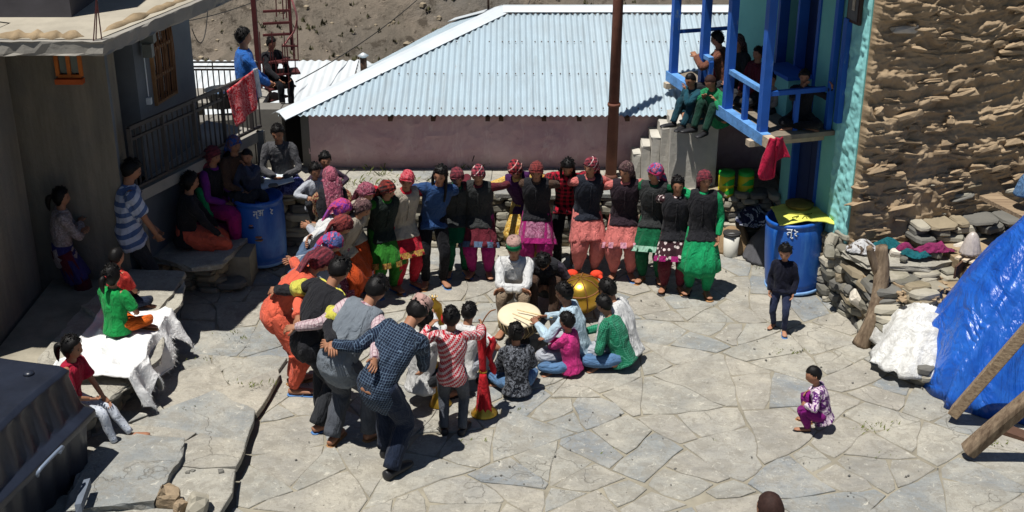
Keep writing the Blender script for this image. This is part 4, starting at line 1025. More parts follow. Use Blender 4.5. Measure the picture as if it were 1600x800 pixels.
# balcony: floor, posts and railing
b0 = A_(-3.90, 12.45); b1 = A_(*G(408, 204, 1.3)[:2]); bd = unit(b1 - b0)
bal = Geo(); bal.add([(wc[0] - .1, wc[1], 1.18), (b0[0], b0[1], 1.18), (b1[0], b1[1], 1.18), (wb[0] - .1, b1[1] + .4, 1.18), (wc[0] - .1, wc[1], 1.3), (b0[0], b0[1], 1.3), (b1[0], b1[1], 1.3), (wb[0] - .1, b1[1] + .4, 1.3)],
       [(0, 3, 2, 1), (4, 5, 6, 7), (0, 1, 5, 4), (1, 2, 6, 5), (2, 3, 7, 6), (3, 0, 4, 7)]); sub('balcony_floor', bal, CONC, lh)
RAIL = plain('black_rail', (.045, .04, .038), .5, .2, 5, .1, 40)
rl = root('railing', (b0[0], b0[1], 1.3), 'long black iron balcony railing along the shaded house', 'railing')
LB = np.linalg.norm(b1 - b0); RH = .70
def onb(s, z): q = b0 + bd * s; return (q[0], q[1], 1.3 + z)
for z in (.06, RH - .12, RH): sub('rail', Geo().beam(onb(0, z), onb(LB, z), .035, .028 if z < RH else .04), RAIL, rl)
n = 26
for k in range(n + 1): sub('baluster', Geo().beam(onb(LB * k / n, .06), onb(LB * k / n, RH), .016 if k % 6 else .04, .016 if k % 6 else .04), RAIL, rl)
for s_ in (.02, LB - .02): sub('post', Geo().beam((b0[0] + bd[0] * s_, b0[1] + bd[1] * s_, 0), onb(s_, 0), .09, .09), CONC, rl)
# far railing against the bright roof
r2 = root('railing', (-4.2, 16.3, 1.0), 'black railing in front of the bright white roof at the back left', 'railing')
a0, a1 = VY(296, 97, 16.2), VY(402, 96, 16.2); zt_ = a0.z; zb = VY(300, 152, 16.2).z
for z in (zt_, zt_ - .06, zt_ - .10, zb): sub('rail', Geo().beam((a0.x, 16.2, z), (a1.x, 16.2, z), .025, .02), RAIL, r2)
for k in range(13): sub('baluster', Geo().beam((a0.x + (a1.x - a0.x) * k / 12, 16.2, zb), (a0.x + (a1.x - a0.x) * k / 12, 16.2, zt_ - (.0 if k % 4 == 0 else .1)), .014, .014), RAIL, r2)
sub('deck', Geo().box(((a0.x + a1.x) / 2 - .3, 16.35, zb - .06), (1.6, .7, .08)), CONC, r2)
for x in (a0.x, a1.x): sub('post', Geo().beam((x, 16.5, 0), (x, 16.5, zb - .1), .1, .1), CONC, r2)
# white drain pipe
q = G(28, 478, .0); pp = VY(-2, 205, 12.2); wp = root('drain_pipe', (q.x, 12.2, 0), 'white plastic drain pipe down the grey wall at the left edge', 'pipe')
g = Geo(); loft(g, [(VY(24, 400, 12.2).x, 12.2, .0), (pp.x + .02, 12.2, pp.z), (pp.x - .02, 12.2, 3.0)], .045, seg=14); sub('tube', g, plain('white_pvc', S(178, 176, 172), .5, .12, 3, 0), wp, True)
g = Geo(); lathe(g, [(.055, 0), (.055, .08)], (VY(24, 400, 12.2).x, 12.2, .5), 14); sub('coupling', g, plain('white_pvc', S(1, 1, 1)), wp, True)
# shaded masonry under the balcony
lw = root('basement_wall', (-4, 14, 0), 'dark rough wall in the shade beneath the left balcony', 'wall')
sub('wall', Geo().box((-3.9, 15.2, .62), (2.6, .3, 1.24), rz=.25).box((-4.1, 13.9, .6), (.3, 2.6, 1.16), rz=-.3).box((-3.25, 15.35, 1.05), (.12, .5, .8)), GREYP, lw)
# ---------------------------------------------------------------- turquoise and mud-stone house on the right
CX, CY = 3.54, 12.5; wd_ = A_(-.278, .961); wn2 = A_(-.961, -.278)     # wall runs back along wd_, faces wn2
def tw_(s, z, out=0.0): return (CX + wd_[0] * s + wn2[0] * out, CY + wd_[1] * s + wn2[1] * out, z)
th_ = root('house', (CX, CY, 0), 'turquoise plastered house with a blue timber balcony and mud-stone end wall', 'house')
t = NT('turquoise_plaster', .85, 0, .2); v = t.vec(True)
tc = t.mix(t.ramp(t.noise(v, 1.4, 6, .7, .4), [(.35, 0.0), (.65, 1.0)]), S(98, 176, 196), S(122, 196, 208)); sz = t.n('ShaderNodeSeparateXYZ'); t.l(v, sz.inputs[0])
tc = t.mix(t.ramp(t.math('ADD', sz.outputs[2], t.math('MULTIPLY', t.noise(v, 2, 5), .9)), [(1.1, .6), (2.0, 0.0)]), tc, S(118, 182, 160)); t.col(tc); t.bump(t.noise(v, 16, 6, .7), .5, .012); TEAL = t.m

def painted(name, c, c2, wear):
    t = NT(name, .6, 0, .3); v = t.vec(True); n = t.noise(t.vec(True, (1, 1, .25)), 9, 6, .75); b_ = t.mix(t.ramp(t.noise(v, 2.5, 5, .6), [(.35, 0.0), (.65, 1.0)]), tuple(x * .75 for x in c), c)
    b_ = t.mix(t.ramp(n, [(wear, 0.0), (wear + .05, .75)]), b_, c2); b_ = t.mix(t.ramp(t.noise(v, 40, 4, .7), [(.62, 0.0), (.72, .5)]), b_, tuple(x * .5 for x in c)); t.col(b_); t.bump(n, .5, .01); return t.m
BLUE = painted('blue_paint', S(34, 90, 176), S(112, 136, 158), .62); BLUEW = plain('worn_blue_paint', S(90, 140, 196), .75, .3, 9, .6, 50); NAVY = plain('navy_door', S(22, 42, 84), .6, .2, 4, .2, 30)
BZ = 1.82
def tbox(g, s0, s1, z0, z1, o0, o1):
    c = tw_((s0 + s1) / 2, (z0 + z1) / 2, (o0 + o1) / 2); return g.box(c, (s1 - s0, abs(o1 - o0), z1 - z0), rz=math.atan2(wd_[1], wd_[0]))
def tpart(name, mat, *bx, parent=None, label=None):
    g = Geo()
    for b in bx: tbox(g, *b)
    o = sub(name, g, mat, parent or th_)
    if label: o['label'] = label
    return o
a2, b2 = (CX, CY), tuple(tw_(2.95, 0)[:2])
vwall(a2, b2, -.05, 3.62, .3, [(.72, 1.28, .0, 1.66), (1.55, 2.8, .55, 1.66), (1.0, 1.85, BZ, 3.3)], TEAL, 'wall', th_, inward=-1)
tpart('opening_shade', DARK, (.9, 3.1, .0, 1.75, -.9, -.85), (.95, 2.0, BZ, 3.4, -.6, -.55), (1.5, 2.9, .45, .55, -.8, -.02))  # black sheets behind the openings paint the gloom of the rooms
tpart('door', NAVY, (.74, .995, .02, 1.64, -.10, -.06), (1.005, 1.26, .02, 1.64, -.10, -.06))
tpart('door_frame', BLUE, (.70, .74, 0, 1.68, -.12, .02), (1.26, 1.30, 0, 1.68, -.12, .02), (.70, 1.30, 1.66, 1.71, -.12, .021))
tpart('door_frame', BLUE, (.96, 1.01, BZ, 3.32, -.1, .02), (1.84, 1.89, BZ, 3.32, -.1, .02), (1.40, 1.44, BZ, 3.3, -.1, .021))
tpart('shutter', NAVY, (1.02, 1.39, BZ + .02, 3.3, -.16, -.12), (1.45, 1.83, BZ + .02, 3.3, -.30, -.26))
# rough plaster along the corner, sunlight put into its paler colour
g = Geo()
def rp(u, v_):
    S0 = u * .42; Z = .70 + v_ * 2.9; P = np.stack([S0, Z, S0 * 0], -1); w1 = .018 + .022 * fbm(P, 14, 3); o = np.where((u < .001) | (u > .999), .001, w1); return np.stack([CX + wd_[0] * S0 + wn2[0] * o, CY + wd_[1] * S0 + wn2[1] * o, Z], -1)
grid(g, rp, 30, 220); sub('corner_plaster', g, plain('sunlit_turquoise_plaster', S(140, 204, 202), .85, .15, 5, .5, 18), th_, True)
# balcony
BO = .80
tpart('balcony_floor', plain('grey_boards', S(120, 110, 96), .9, .3, 5, .5, 40), *[(.45 + k * .20, .645 + k * .20, BZ - .05, BZ, .0, BO - .06) for k in range(13)])
tpart('edge_beam', BLUEW, (.48, 3.10, BZ - .10, BZ + .02, BO - .07, BO + .03))
tpart('beam_end', plain('bare_timber', S(176, 160, 138), .85, .2, 8, .5, 40), (.30, .48, BZ - .095, BZ + .015, BO - .068, BO + .028))
for s in (.66, 2.0, 2.95): tpart('joist', plain('bare_timber', S(1, 1, 1)), (s, s + .09, BZ - .17, BZ - .102, -.1, BO + .08))
for s in (.56, 1.42, 2.10, 2.96): 
    tpart('post', BLUE, (s, s + .085, BZ + .022, 3.55, BO - .07, BO + .02))
tpart('post', BLUE, (.50, .56, BZ, 3.55, .02, .08))
tpart('handrail', BLUEW, (.65, 1.42, BZ + .42, BZ + .47, BO - .055, BO + .005)); tpart('handrail', BLUEW, (1.95, 2.10, BZ + .42, BZ + .47, BO - .055, BO + .005))
for s in (1.0, 1.93): tpart('baluster', BLUE, (s, s + .06, BZ + .022, BZ + .42, BO - .05, BO - .0))
tpart('end_rail', BLUE, (.57, .62, BZ + .40, BZ + .45, .08, BO - .07)); tpart('end_baluster', BLUE, (.57, .61, BZ, BZ + .40, .38, .43)); tpart('end_rail', BLUE, (2.98, 3.02, BZ + .50, BZ + .54, -.0, BO - .07))
tpart('bench_box', TEAL, (1.0, 1.55, BZ + .0, BZ + .42, .02, .30)); tpart('bench_lid', BLUE, (.98, 1.57, BZ + .42, BZ + .46, .02, .32))
# balcony roof, out of the frame but shading the wall
tpart('balcony_roof', plain('slate_roof', S(90, 90, 92), .9, .2, 2, .5, 12), (-.0, 3.2, 3.62, 3.74, -3.0, BO + .22))
tpart('down_pipe', BLUE, (.30, .375, 1.95, 3.05, .02, .08))
fr_ = root('wall_picture', tw_(.22, 3.05, .05), 'dark framed picture hung high on the turquoise wall', 'picture')
g = Geo(); tbox(g, .12, .36, 3.02, 3.36, .03, .06); sub('frame', g, plain('picture_frame', S(58, 38, 30), .6, .2, 5, 0), fr_)
g = Geo(); tbox(g, .15, .33, 3.05, 3.34, .062, .066); sub('print', g, plain('picture_print', S(52, 46, 44), .3, .6, 14, 0), fr_)
g = Geo(); tbox(g, .21, .26, 3.15, 3.27, .067, .070); sub('figure', g, plain('picture_pale', S(150, 138, 120), .4, .4, 30, 0), fr_)
# mud and stone end wall
ed = A_(.961, .278); en = A_(.278, -.961)
def ew(s, z, out=0.0): return np.stack([CX + ed[0] * s + en[0] * out, CY + ed[1] * s + en[1] * out, z + 0 * s], -1)
t = NT('mud_wall', .95, 0, .1); v = t.vec(True)
mc = t.mix(t.ramp(t.noise(v, 1.6, 7, .7, .5), [(.35, 0.0), (.65, 1.0)]), S(144, 124, 99), S(166, 146, 119)); mc = t.mix(t.ramp(t.noise(v, 9, 6, .75), [(.55, 0.0), (.72, .55)]), mc, S(128, 109, 87)); t.col(mc); t.bump(t.noise(v, 30, 6, .75), .6, .012); MUDW = t.m
g = Geo(); NU, NV = 330, 380
def mw(u, v_):
    s = u * 4.2; z = .35 + v_ * 3.4; P = np.stack([s + .3 * z, z * 2.0 + 1.3 * fbm(np.stack([s, z, s * 0], -1), 1.1, 3) - .35 * s, s * 0], -1)
    a = fbm(P, 2.4, 4, 3); b = 1 - abs(fbm(P * A_(1, 1.3, 1), 3.6, 3, 30)) * 2; c_ = fbm(np.stack([s, z, s * 0], -1), 16, 3, 9)
    saw = ((z * 6.5 + 1.4 * fbm(np.stack([s, z, s * 0], -1), .9, 3, 5)) % 1.0)
    jag = 1 - abs(fbm(P * A_(1.6, .9, 1), 5.5, 3, 71)) * 2
    o = .075 * a + .034 * b + .022 * jag + .012 * c_ + .022 * np.clip(saw, 0, 1) ** 1.5 * (.4 + 1.2 * np.clip(vnoise(P, 1.6, 60) + .4, 0, 1))
    o = np.where(u < .004, -.01, o + .06)
    return ew(s, z, o)
grid(g, mw, NU, NV); g.box(tuple(ew(np.array(2.1), np.array(1.8), -.22)), (4.2, .3, 3.7), rz=math.atan2(ed[1], ed[0])); mwall = sub('mud_wall', g, MUDW, th_, True)
MRK = [rock_mesh(300 + i, 8, MUDW, jag=.22) for i in range(8)]; PALE = plain('pale_stone', S(190, 182, 168), .9, .2, 5, .4, 20)
r4 = random.Random(77)
for k in range(280):
    s = r4.uniform(.05, 3.0); z = r4.uniform(.5, 3.55) if k % 3 else r4.uniform(.5, 1.7); low = z < 1.35
    o = ob('stone', (WRK if (low and r4.random() < .55 and s > .9) else MRK)[r4.randrange(8)], None, th_); o.scale = (r4.uniform(.10, .36), r4.uniform(.12, .20), r4.uniform(.025, .085) * (.7 if low else 1)); c = ew(np.array(s), np.array(z), r4.uniform(.03, .085))
    o.location = Vector(c) - th_.location; o.rotation_euler = (r4.uniform(-.5, .3), r4.uniform(-.25, .2), math.atan2(ed[1], ed[0]) + r4.uniform(-.2, .2))
o = ob('stone', mesh('stone', Geo().add(*(lambda m: (np.array([v_.co for v_ in m.vertices]), [tuple(p_.vertices) for p_ in m.polygons]))(MRK[2])), PALE), None, th_); q = VY(1386, 47, 12.5); o.location = Vector(ew(np.array(.34), np.array(q.z), .05)) - th_.location; o.scale = (.34, .14, .07); o.rotation_euler = (0, 0, .28); o['label'] = 'smooth pale stone'
# weathered rubble base at the corner
rb = root('stone_wall', (CX - .05, CY - .1, 0), 'tumbled dry stone footing at the corner beside the tilted blue barrel', 'wall')
stone_wall(rb, (CX - .10, CY + .1), (CX + .42, CY - 1.05), 0, .62, depth=.3, h=(.05, .10), l=(.12, .3), seed=9)
stone_wall(rb, (CX - .28, CY + .50), (CX - .12, CY - .02), 0, .70, depth=.24, seed=91, h=(.05, .10), l=(.12, .28))
sub('core', Geo().box((CX + .42, CY - .38, .29), (.45, 1.15, .58), rz=.4), DUST, rb)

# ---------------------------------------------------------------- concrete steps beside the balcony
CON2 = plain('step_concrete', S(176, 172, 162), .92, .22, 2.2, .6, 16)
q = G(1030, 262, TZ); bt = 1.33
stp = root('concrete_steps', (2.1, 15.2, TZ), 'pale concrete flight of steps beside the blue balcony', 'steps')
fa = G(1036, 258, TZ); fb = G(1122, 262, TZ); Yf = 14.25
def blk(x0, x1, ztop, y0, y1, nm):
    o = sub(nm, slabpoly([(x0, y0), (x1, y0), (x1, y1), (x0, y1)], TZ - .02, ztop, .010, .12, int(x0 * 10)), CON2, stp)
xr = VY(1122, 225, Yf).x; xl = VY(1048, 225, Yf).x; zt = VY(1085, 193, Yf).z
blk(xl, xr, zt, Yf, Yf + .55, 'landing')
for k in range(4):
    x1 = xl - .10 * k + .0; blk(x1 - .10, x1 - .004, zt - .10 - .13 * k, Yf + .12 + .07 * k, Yf + .62, 'step')

# ---------------------------------------------------------------- store under the balcony
def lat(g, prof, c, **k): return lathe(g, prof, c, **k)
YG = plain('yellow_green_plastic', S(196, 186, 30), .45, .1, 3, .05, 20, spec=.4); GRN = plain('green_plastic', S(40, 168, 60), .45, .1, 3, .05, 20, spec=.4)
for k, (x, y, lb) in enumerate(((1131, 302, 'sunlit yellow and green plastic drum at the edge of the shade'), (1161, 302, 'shaded yellow and green plastic drum beside the sunlit one'))):
    q = G(x, y, TZ - .05); q = Vector((q.x, min(q.y, 13.95) + .15, TZ - .03)); d = root('plastic_drum', q, lb, 'drum', 'yellow and green drums below the balcony'); s_ = .95
    g = Geo(); lat(g, [(.085 * s_, 0), (.098 * s_, .02), (.1 * s_, .10), (.092 * s_, .115), (.1 * s_, .13), (.1 * s_, .24), (.09 * s_, .27)], (0, 0, 0)); ob('body', g, YG, d, True)
    g = Geo(); lat(g, [(.094 * s_, .255), (.098 * s_, .262), (.098 * s_, .30), (.08 * s_, .31)], (0, 0, 0)); ob('lid', g, GRN, d, True)
    g = Geo()
    for z in (.04, .15): 
        grid(g, lambda u, v_, z=z: np.stack([.103 * s_ * np.cos(4.0 + u * 1.7), .103 * s_ * np.sin(4.0 + u * 1.7), z + .075 * v_ * np.minimum(1, u * 1.8)], -1), 10, 3)
    ob('printed_panel', g, GRN, d, True)
PAIL = plain('white_plastic', S(206, 204, 194), .5, .08, 4, .1, 20, spec=.4)
q = G(1141, 399, 0); q.z = .003; bk = root('bucket', q, 'white plastic paint bucket with a black rim next to the green-sleeved woman', 'bucket')
g = Geo(); lat(g, [(.078, 0), (.082, .01), (.094, .27), (.088, .27), (.077, .02), (.0, .02)], (0, 0, 0)); ob('body', g, PAIL, bk, True)
g = Geo(); lat(g, [(.092, .262), (.102, .268), (.102, .292), (.090, .292)], (0, 0, 0)); ob('rim', g, plain('black_plastic', (.03, .03, .03), .5, .1, 5, 0, spec=.4), bk, True)
g = Geo(); loft(g, cr([(-.1, 0, .27), (-.06, -.06, .30), (.05, -.07, .31), (.1, 0, .28)], 12), .004, seg=6); ob('handle', g, plain('wire_grey', S(120, 120, 120), .4, .1, 5, 0, metal=.8), bk, True)
for x, y, r_, lb, nm in ((1163, 380, .085, 'round white pot tipped on its side by the bucket', 'pot'), (1180, 372, .10, 'dull grey aluminium pot lying in the shade behind the bucket', 'pot')):
    q = G(x, y, 0); d = root(nm, (q.x, q.y, 0), lb, 'pot'); g = Geo(); lat(g, [(.02, -.06), (r_ * .8, -.05), (r_, 0), (r_ * .9, .06), (r_ * .7, .08), (r_ * .6, .08), (r_ * .5, 0)], (0, 0, r_), axis=(1, -.3, .2)); ob('bowl', g, PAIL if r_ < .09 else plain('dull_aluminium', S(150, 150, 148), .4, .2, 8, .1, 20, metal=.5), d, True)
    g = Geo(); lat(g, [(r_ * .72, .078), (r_ * .8, .085), (r_ * .72, .092)], (0, 0, r_), axis=(1, -.3, .2)); ob('rim', g, PAIL, d, True)
def drape(name, label, cat, c, rx, ry, hz, mat, seed=0, rough=.03, creases=9, ca=.10, px=2.4, n=70, thick=.012, group=None, rz=0.0, skew=(0, 0), foot=None, lip=0.0, power=2.0, cf=3.0):
    g = Geo(); nr = 26; cosr, sinr = math.cos(rz), math.sin(rz); V = [(skew[0], skew[1], hz)]
    for i in range(1, nr + 1):
        r_ = i / nr
        for j in range(n):
            a = 2 * math.pi * j / n; f = (foot(a) if foot else 1.0)
            p3 = A_(math.cos(a) * 1.5 + seed, math.sin(a) * 1.5, r_ * 1.1)
            cre = ca * r_ ** 1.5 * (math.sin(a * creases + 2.2 * float(vnoise(p3[None], cf)[0]) * 2) * .5 + .8 * float(vnoise(p3[None], 3.3, 9)[0]))
            k = r_ * f * (1 + cre * .6); c_, s_ = math.cos(a), math.sin(a); e = 2 / power; x = math.copysign(abs(c_) ** e, c_) * rx * k; y = math.copysign(abs(s_) ** e, s_) * ry * k
            z = hz * (1 - r_ ** px) + rough * (1 - 2 * abs(float(vnoise(A_(x, y, seed)[None], 6.0)[0]))) * (1 - r_ * .6) * 1.2 + lip * r_ ** 8
            sk = (1 - r_) ; x += skew[0] * sk; y += skew[1] * sk
            V.append((x * cosr - y * sinr, x * sinr + y * cosr, max(z, .0)))
    F = [(0, 1 + j, 1 + (j + 1) % n) for j in range(n)] + [(1 + (i - 1) * n + j, 1 + i * n + j, 1 + i * n + (j + 1) % n, 1 + (i - 1) * n + (j + 1) % n) for i in range(1, nr) for j in range(n)]
    F.append(tuple(1 + (nr - 1) * n + j for j in range(n - 1, -1, -1)))
    g.add(V, F); o = ob(name, g, mat, None, True, loc=c)
    return tag(o, label, cat, group)
drape('cloth_bundle', 'dark blue and white cloth bundle dumped under the balcony', 'cloth', (2.84, 13.95, .38), .22, .2, .16, cloth('blue_white_bundle', S(34, 42, 72), 'print', S(190, 195, 205), k=7), 3, .05, 5, .2)
drape('sack', 'brown jute sack slumped behind the white bucket', 'sack', (2.62, 13.98, 0), .24, .18, .36, plain('jute', S(150, 126, 96), .9, .2, 6, .6, 60), 8, .03, 6, .1)
drape('sack', 'grey sack in the dark store under the balcony', 'sack', (3.0, 13.75, 0), .3, .28, .40, plain('grey_sack', S(84, 84, 88), .9, .2, 6, .6, 60), 12, .03, 6, .1)
uw = root('stone_wall', (2.6, 14.05, 0), 'short stack of flat stones in the dark beneath the balcony', 'wall'); stone_wall(uw, (2.3, 13.98), (3.1, 13.9), .3, .72, depth=.3, seed=14, h=(.05, .08))
# crimson jacket on the beam end
g = Geo()
def jack(u, v_):
    s = .34 - .0 * u; w1 = np.clip(.09 + .08 * v_, 0, .3); x = (u - .35) * w1 * 1.7; z = BZ + .04 - v_ * (.34 + .12 * np.sin(u * 5)) + .26 * np.where((u > .50) & (u < .74), v_ * v_, 0)
    o = BO - .02 + .05 * np.sin(u * 11) * v_ + .03 * v_; return np.stack([CX + wd_[0] * s + wn2[0] * o + x * .95, CY + wd_[1] * s + wn2[1] * o + x * .25 + .02 * np.sin(u * 14 + v_ * 3) - .04, z], -1)
grid(g, jack, 36, 24); jk = tag(ob('jacket', g, cloth('crimson_cloth', S(176, 26, 62)), None, True), 'crimson jacket hung over the end of the blue balcony beam', 'jacket'); m = jk.modifiers.new('t', 'SOLIDIFY'); m.thickness = .012

# ---------------------------------------------------------------- barrels
def barrel(c, r_, hh, label, tilt=(0, 0), rz=0, marks=None, col=S(24, 84, 168)):
    d = root('barrel', c, label, 'barrel', 'blue plastic water barrels', rz); d.rotation_euler = (tilt[0], tilt[1], rz)
    t = NT('blue_barrel', .38, 0, .45); v = t.vec()
    f = t.noise(t.vec(scale=(1, 1, .3)), 5, 6, .7, .5); b = t.mix(t.ramp(f, [(.50, 0.0), (.66, .6)]), col, S(70, 128, 196)); b = t.mix(t.ramp(t.noise(v, 16, 6, .8), [(.62, 0.0), (.70, .5)]), b, S(16, 48, 110)); t.col(b)
    t.l(t.math('ADD', t.math('MULTIPLY', f, .4), .2), t.b.inputs['Roughness']); t.bump(t.noise(v, 3, 3), .25, .02)
    g = Geo(); pr = [(r_ * .86, 0), (r_ * .95, .012), (r_ * .97, .05), (r_ * .93, .06), (r_ * .985, .10)] + [(r_ * (.985 + .02 * math.sin(math.pi * u)), .10 + (hh - .2) * u) for u in np.linspace(.05, .95, 9)] + [(r_ * .96, hh - .08), (r_ * .93, hh - .05), (r_ * .985, hh - .04), (r_ * .985, hh - .01), (r_ * .95, hh), (r_ * .91, hh), (r_ * .90, hh - .06), (0.001, hh - .07)]
    lathe(g, pr, (0, 0, 0), 44); ob('body', g, t.m, d, True)
    g = Geo(); lathe(g, [(r_ * .965, .012), (r_ * 1.0, .018), (r_ * 1.0, .045), (r_ * .965, .05)], (0, 0, 0), 44); ob('bottom_hoop', g, plain('pale_blue_hoop', S(120, 160, 205), .5, .2, 8, .1, 20), d, True)
    wp_ = plain('white_paint_marks', S(200, 208, 215), .7, .1, 20, 0)
    for (a0, z0), strokes, sc_ in marks or []:     # brushed characters, wrapped on the shell
        g = Geo()
        for stq in strokes:
            P = cr([(x_, y_, 0) for x_, y_ in stq], max(6, 4 * len(stq)))
            an = a0 + P[:, 0] * sc_ / r_; zz = z0 + P[:, 1] * sc_; R_ = r_ * 1.008
            loft(g, np.stack([R_ * np.cos(an), R_ * np.sin(an), zz], 1), .007, .004, ref=(0, 0, 1), seg=6)
        ob('painted_writing', g, wp_, d, True)
    return d
devA = [[(-.9, .9), (.0, .9), (.9, .9)], [(-.7, .5), (-.3, .8), (-.1, .3), (-.5, .1), (-.1, -.1), (-.2, -.6), (-.7, -.4)], [(-.1, .1), (.4, .1)], [(.4, .9), (.4, -.8)]]
devJ = [[(-.6, .9), (.8, .9)], [(.5, .9), (.5, -.9)], [(.5, .1), (-.1, .2), (-.5, -.2), (-.2, -.5)], [(.3, -.9), (.6, -1.3), (.9, -1.1)]]
scr = [[(-.3, .8), (.2, .2), (-.2, -.2), (.3, -.7)], [(.1, .2), (.5, .4)]]
q = G(416, 392, 0); BLc = Vector((q.x + .02, 13.62, .03))
bl = barrel(BLc, .29, .80, 'big blue barrel covered by a pale board, beside the seated women', marks=[((4.78, .68), devJ, .035), ((5.0, .69), devA, .04), ((5.42, .69), scr, .045)])
g = Geo(); r5 = random.Random(3)
for k in range(7):
    a = 2 * math.pi * k / 7; g.box((BLc.x + .27 * math.cos(a), BLc.y + .27 * math.sin(a), .015), (.1, .07, .045), rz=a, jit=.01)
tag(ob('barrel_stones', g, WALLROCK), 'small flat stones wedged under the left blue barrel', 'stones')
bd_ = root('cover_board', (BLc.x, BLc.y, .84), 'torn pale grey sheet lying over the left blue barrel', 'board')
g = Geo(); pts = [G(x, y, .86) for x, y in ((366, 292), (400, 280), (410, 274), (452, 268), (460, 286), (420, 292), (376, 302))]
top_ = [tuple(p_) for p_ in pts]; n = len(top_); cc_ = np.mean(np.array(top_), 0)
Vt = np.array(top_); Vm = cc_ + (Vt - cc_) * .55 + A_(0, 0, .012); Vt[:, 2] += np.array([.0, .01, .02, .05, .03, -.005, -.03])
g.add(np.vstack([Vt, Vm, Vt - A_(0, 0, .012)]), [tuple(n + j for j in range(n))] + [(j, (j + 1) % n, n + (j + 1) % n, n + j) for j in range(n)] + [(2 * n + j, 2 * n + (j + 1) % n, (j + 1) % n, j) for j in range(n)] + [tuple(2 * n + j for j in range(n - 1, -1, -1))])
sub('sheet', g, plain('pale_sheet', S(190, 198, 202), .6, .2, 5, .3, 18), bd_)
for x, y, s_, lb in ((407, 285, .075, 'lumpy brown stone holding the sheet down on the left barrel'), (427, 290, .09, 'flat broken stone beside the lumpy one on the left barrel')):
    q = G(x, y, .885); o = ob('stone', rock_mesh(500 + x, 9, WALLROCK), None, loc=(q.x, q.y, .895 + (.02 if x < 420 else -.005))); o.scale = (s_ * 1.3, s_, s_ * (.8 if x < 420 else .3)); tag(o, lb, 'stone')
q = G(1245, 458, 0)
br = barrel(Vector((q.x, 12.98, .0)), .315, .84, 'scratched blue barrel at the turquoise wall, its mouth under a yellow sack', tilt=(.0, -.07), marks=[((4.35, .76), devJ, .045), ((4.56, .76), scr, .05)])
bt_ = plain('yellow_sack', S(204, 202, 92), .75, .15, 4, .4, 25)
ys_ = root('yellow_sack', (q.x, 12.98, .87), 'yellow printed sack stretched over the right blue barrel', 'sack')
g = Geo()
def ysk(u, v_):
    x = (u - .5) * .60; y = (v_ - .5) * .54; r_ = np.hypot(x, y); z = .865 + .03 * fbm(np.stack([x, y, x * 0], -1), 7, 3) - .22 * np.clip(r_ - .27, 0, 1) + .02 * u
    return np.stack([q.x + x + .03, 12.98 + y, z], -1)
grid(g, ysk, 30, 30); o = sub('fabric', g, bt_, ys_, True); m = o.modifiers.new('t', 'SOLIDIFY'); m.thickness = .01
g = Geo()
for stq in ([(-.12, -.16), (-.04, -.12), (-.08, -.18)], [(-.02, -.2), (.03, -.13), (.08, -.19)], [(.03, -.13), (.03, -.22)], [(-.14, -.05), (.0, -.07), (.12, -.04)]):
    P = cr([(x_, y_, 0) for x_, y_ in stq], 8); zz = [float(ysk(np.array(x_ / .60 + .5 - .03 / .60), np.array(y_ / .54 + .5))[2]) + .008 for x_, y_, _ in P]
    loft(g, [(q.x + a_, 12.98 + b_, z_) for (a_, b_, _), z_ in zip(P, zz)], .006, .003, ref=(0, 0, 1), seg=5)
sub('printed_marks', g, plain('olive_print', S(110, 112, 44), .8, .1, 5, 0), ys_, True)
g = Geo(); lathe(g, [(.05, 0), (.15, .01), (.16, .04), (.08, .055)], (q.x + .03, 13.16, .875), 14); sub('crumpled_fold', g, plain('olive_fold', S(112, 96, 40), .8, .3, 8, .4, 30), ys_, True)

# ---------------------------------------------------------------- stone benches on the left
SLAB = paving_mat('bench_slab', [S(176, 172, 158), S(166, 162, 150)], .4)
bn = root('stone_bench', (-3.8, 11.6, 0), 'long stone bench topped with big pale slabs, two children on it', 'bench')
def slab(pts, z, th, nm, par, seed, mat=None):
    Pq = [G(x, y, z) for x, y in pts]; return sub(nm, slabpoly([(p_.x, p_.y) for p_ in Pq], z - th, z, .014, .08, seed), mat or SLAB, par)
slab([(128, 478), (206, 420), (289, 424), (272, 456), (246, 486), (200, 520)], .50, .06, 'slab', bn, 1)
slab([(246, 489), (274, 458), (288, 440), (285, 470), (262, 500), (210, 524)], .47, .05, 'slab', bn, 2)
slab([(60, 560), (128, 482), (198, 522), (262, 502), (250, 560), (150, 640), (60, 660)], .44, .05, 'slab', bn, 3)
ea = G(289, 426, .45); eb = G(150, 645, .4); ec = G(236, 560, .4)
stone_wall(bn, (eb.x - .1, eb.y), (ec.x - .05, ec.y), 0, .38, depth=.25, seed=41, h=(.05, .09), l=(.15, .35)); stone_wall(bn, (ec.x - .05, ec.y), (ea.x - .08, ea.y), 0, .42, depth=.25, seed=42, h=(.05, .09), l=(.15, .35))
sub('core', Geo().box((-4.25, 11.1, .19), (1.2, 2.4, .38)), DUST, bn); 
b2r = root('stone_bench', (-3.3, 13.0, 0), 'rough dry stone seat in the shade below the seated women', 'bench')
slab([(232, 398), (262, 376), (385, 372), (345, 412), (300, 418)], .42, .06, 'slab', b2r, 5)
ea = G(240, 410, .35); eb = G(340, 414, .35); ec = G(372, 392, .35)
stone_wall(b2r, (ea.x, ea.y), (eb.x, eb.y), 0, .37, depth=.25, seed=43, h=(.05, .08)); stone_wall(b2r, (eb.x, eb.y), (ec.x, ec.y), 0, .37, depth=.25, seed=44, h=(.05, .08)); sub('core', Geo().box((-3.35, 13.3, .18), (.9, .7, .35)), DUST, b2r)
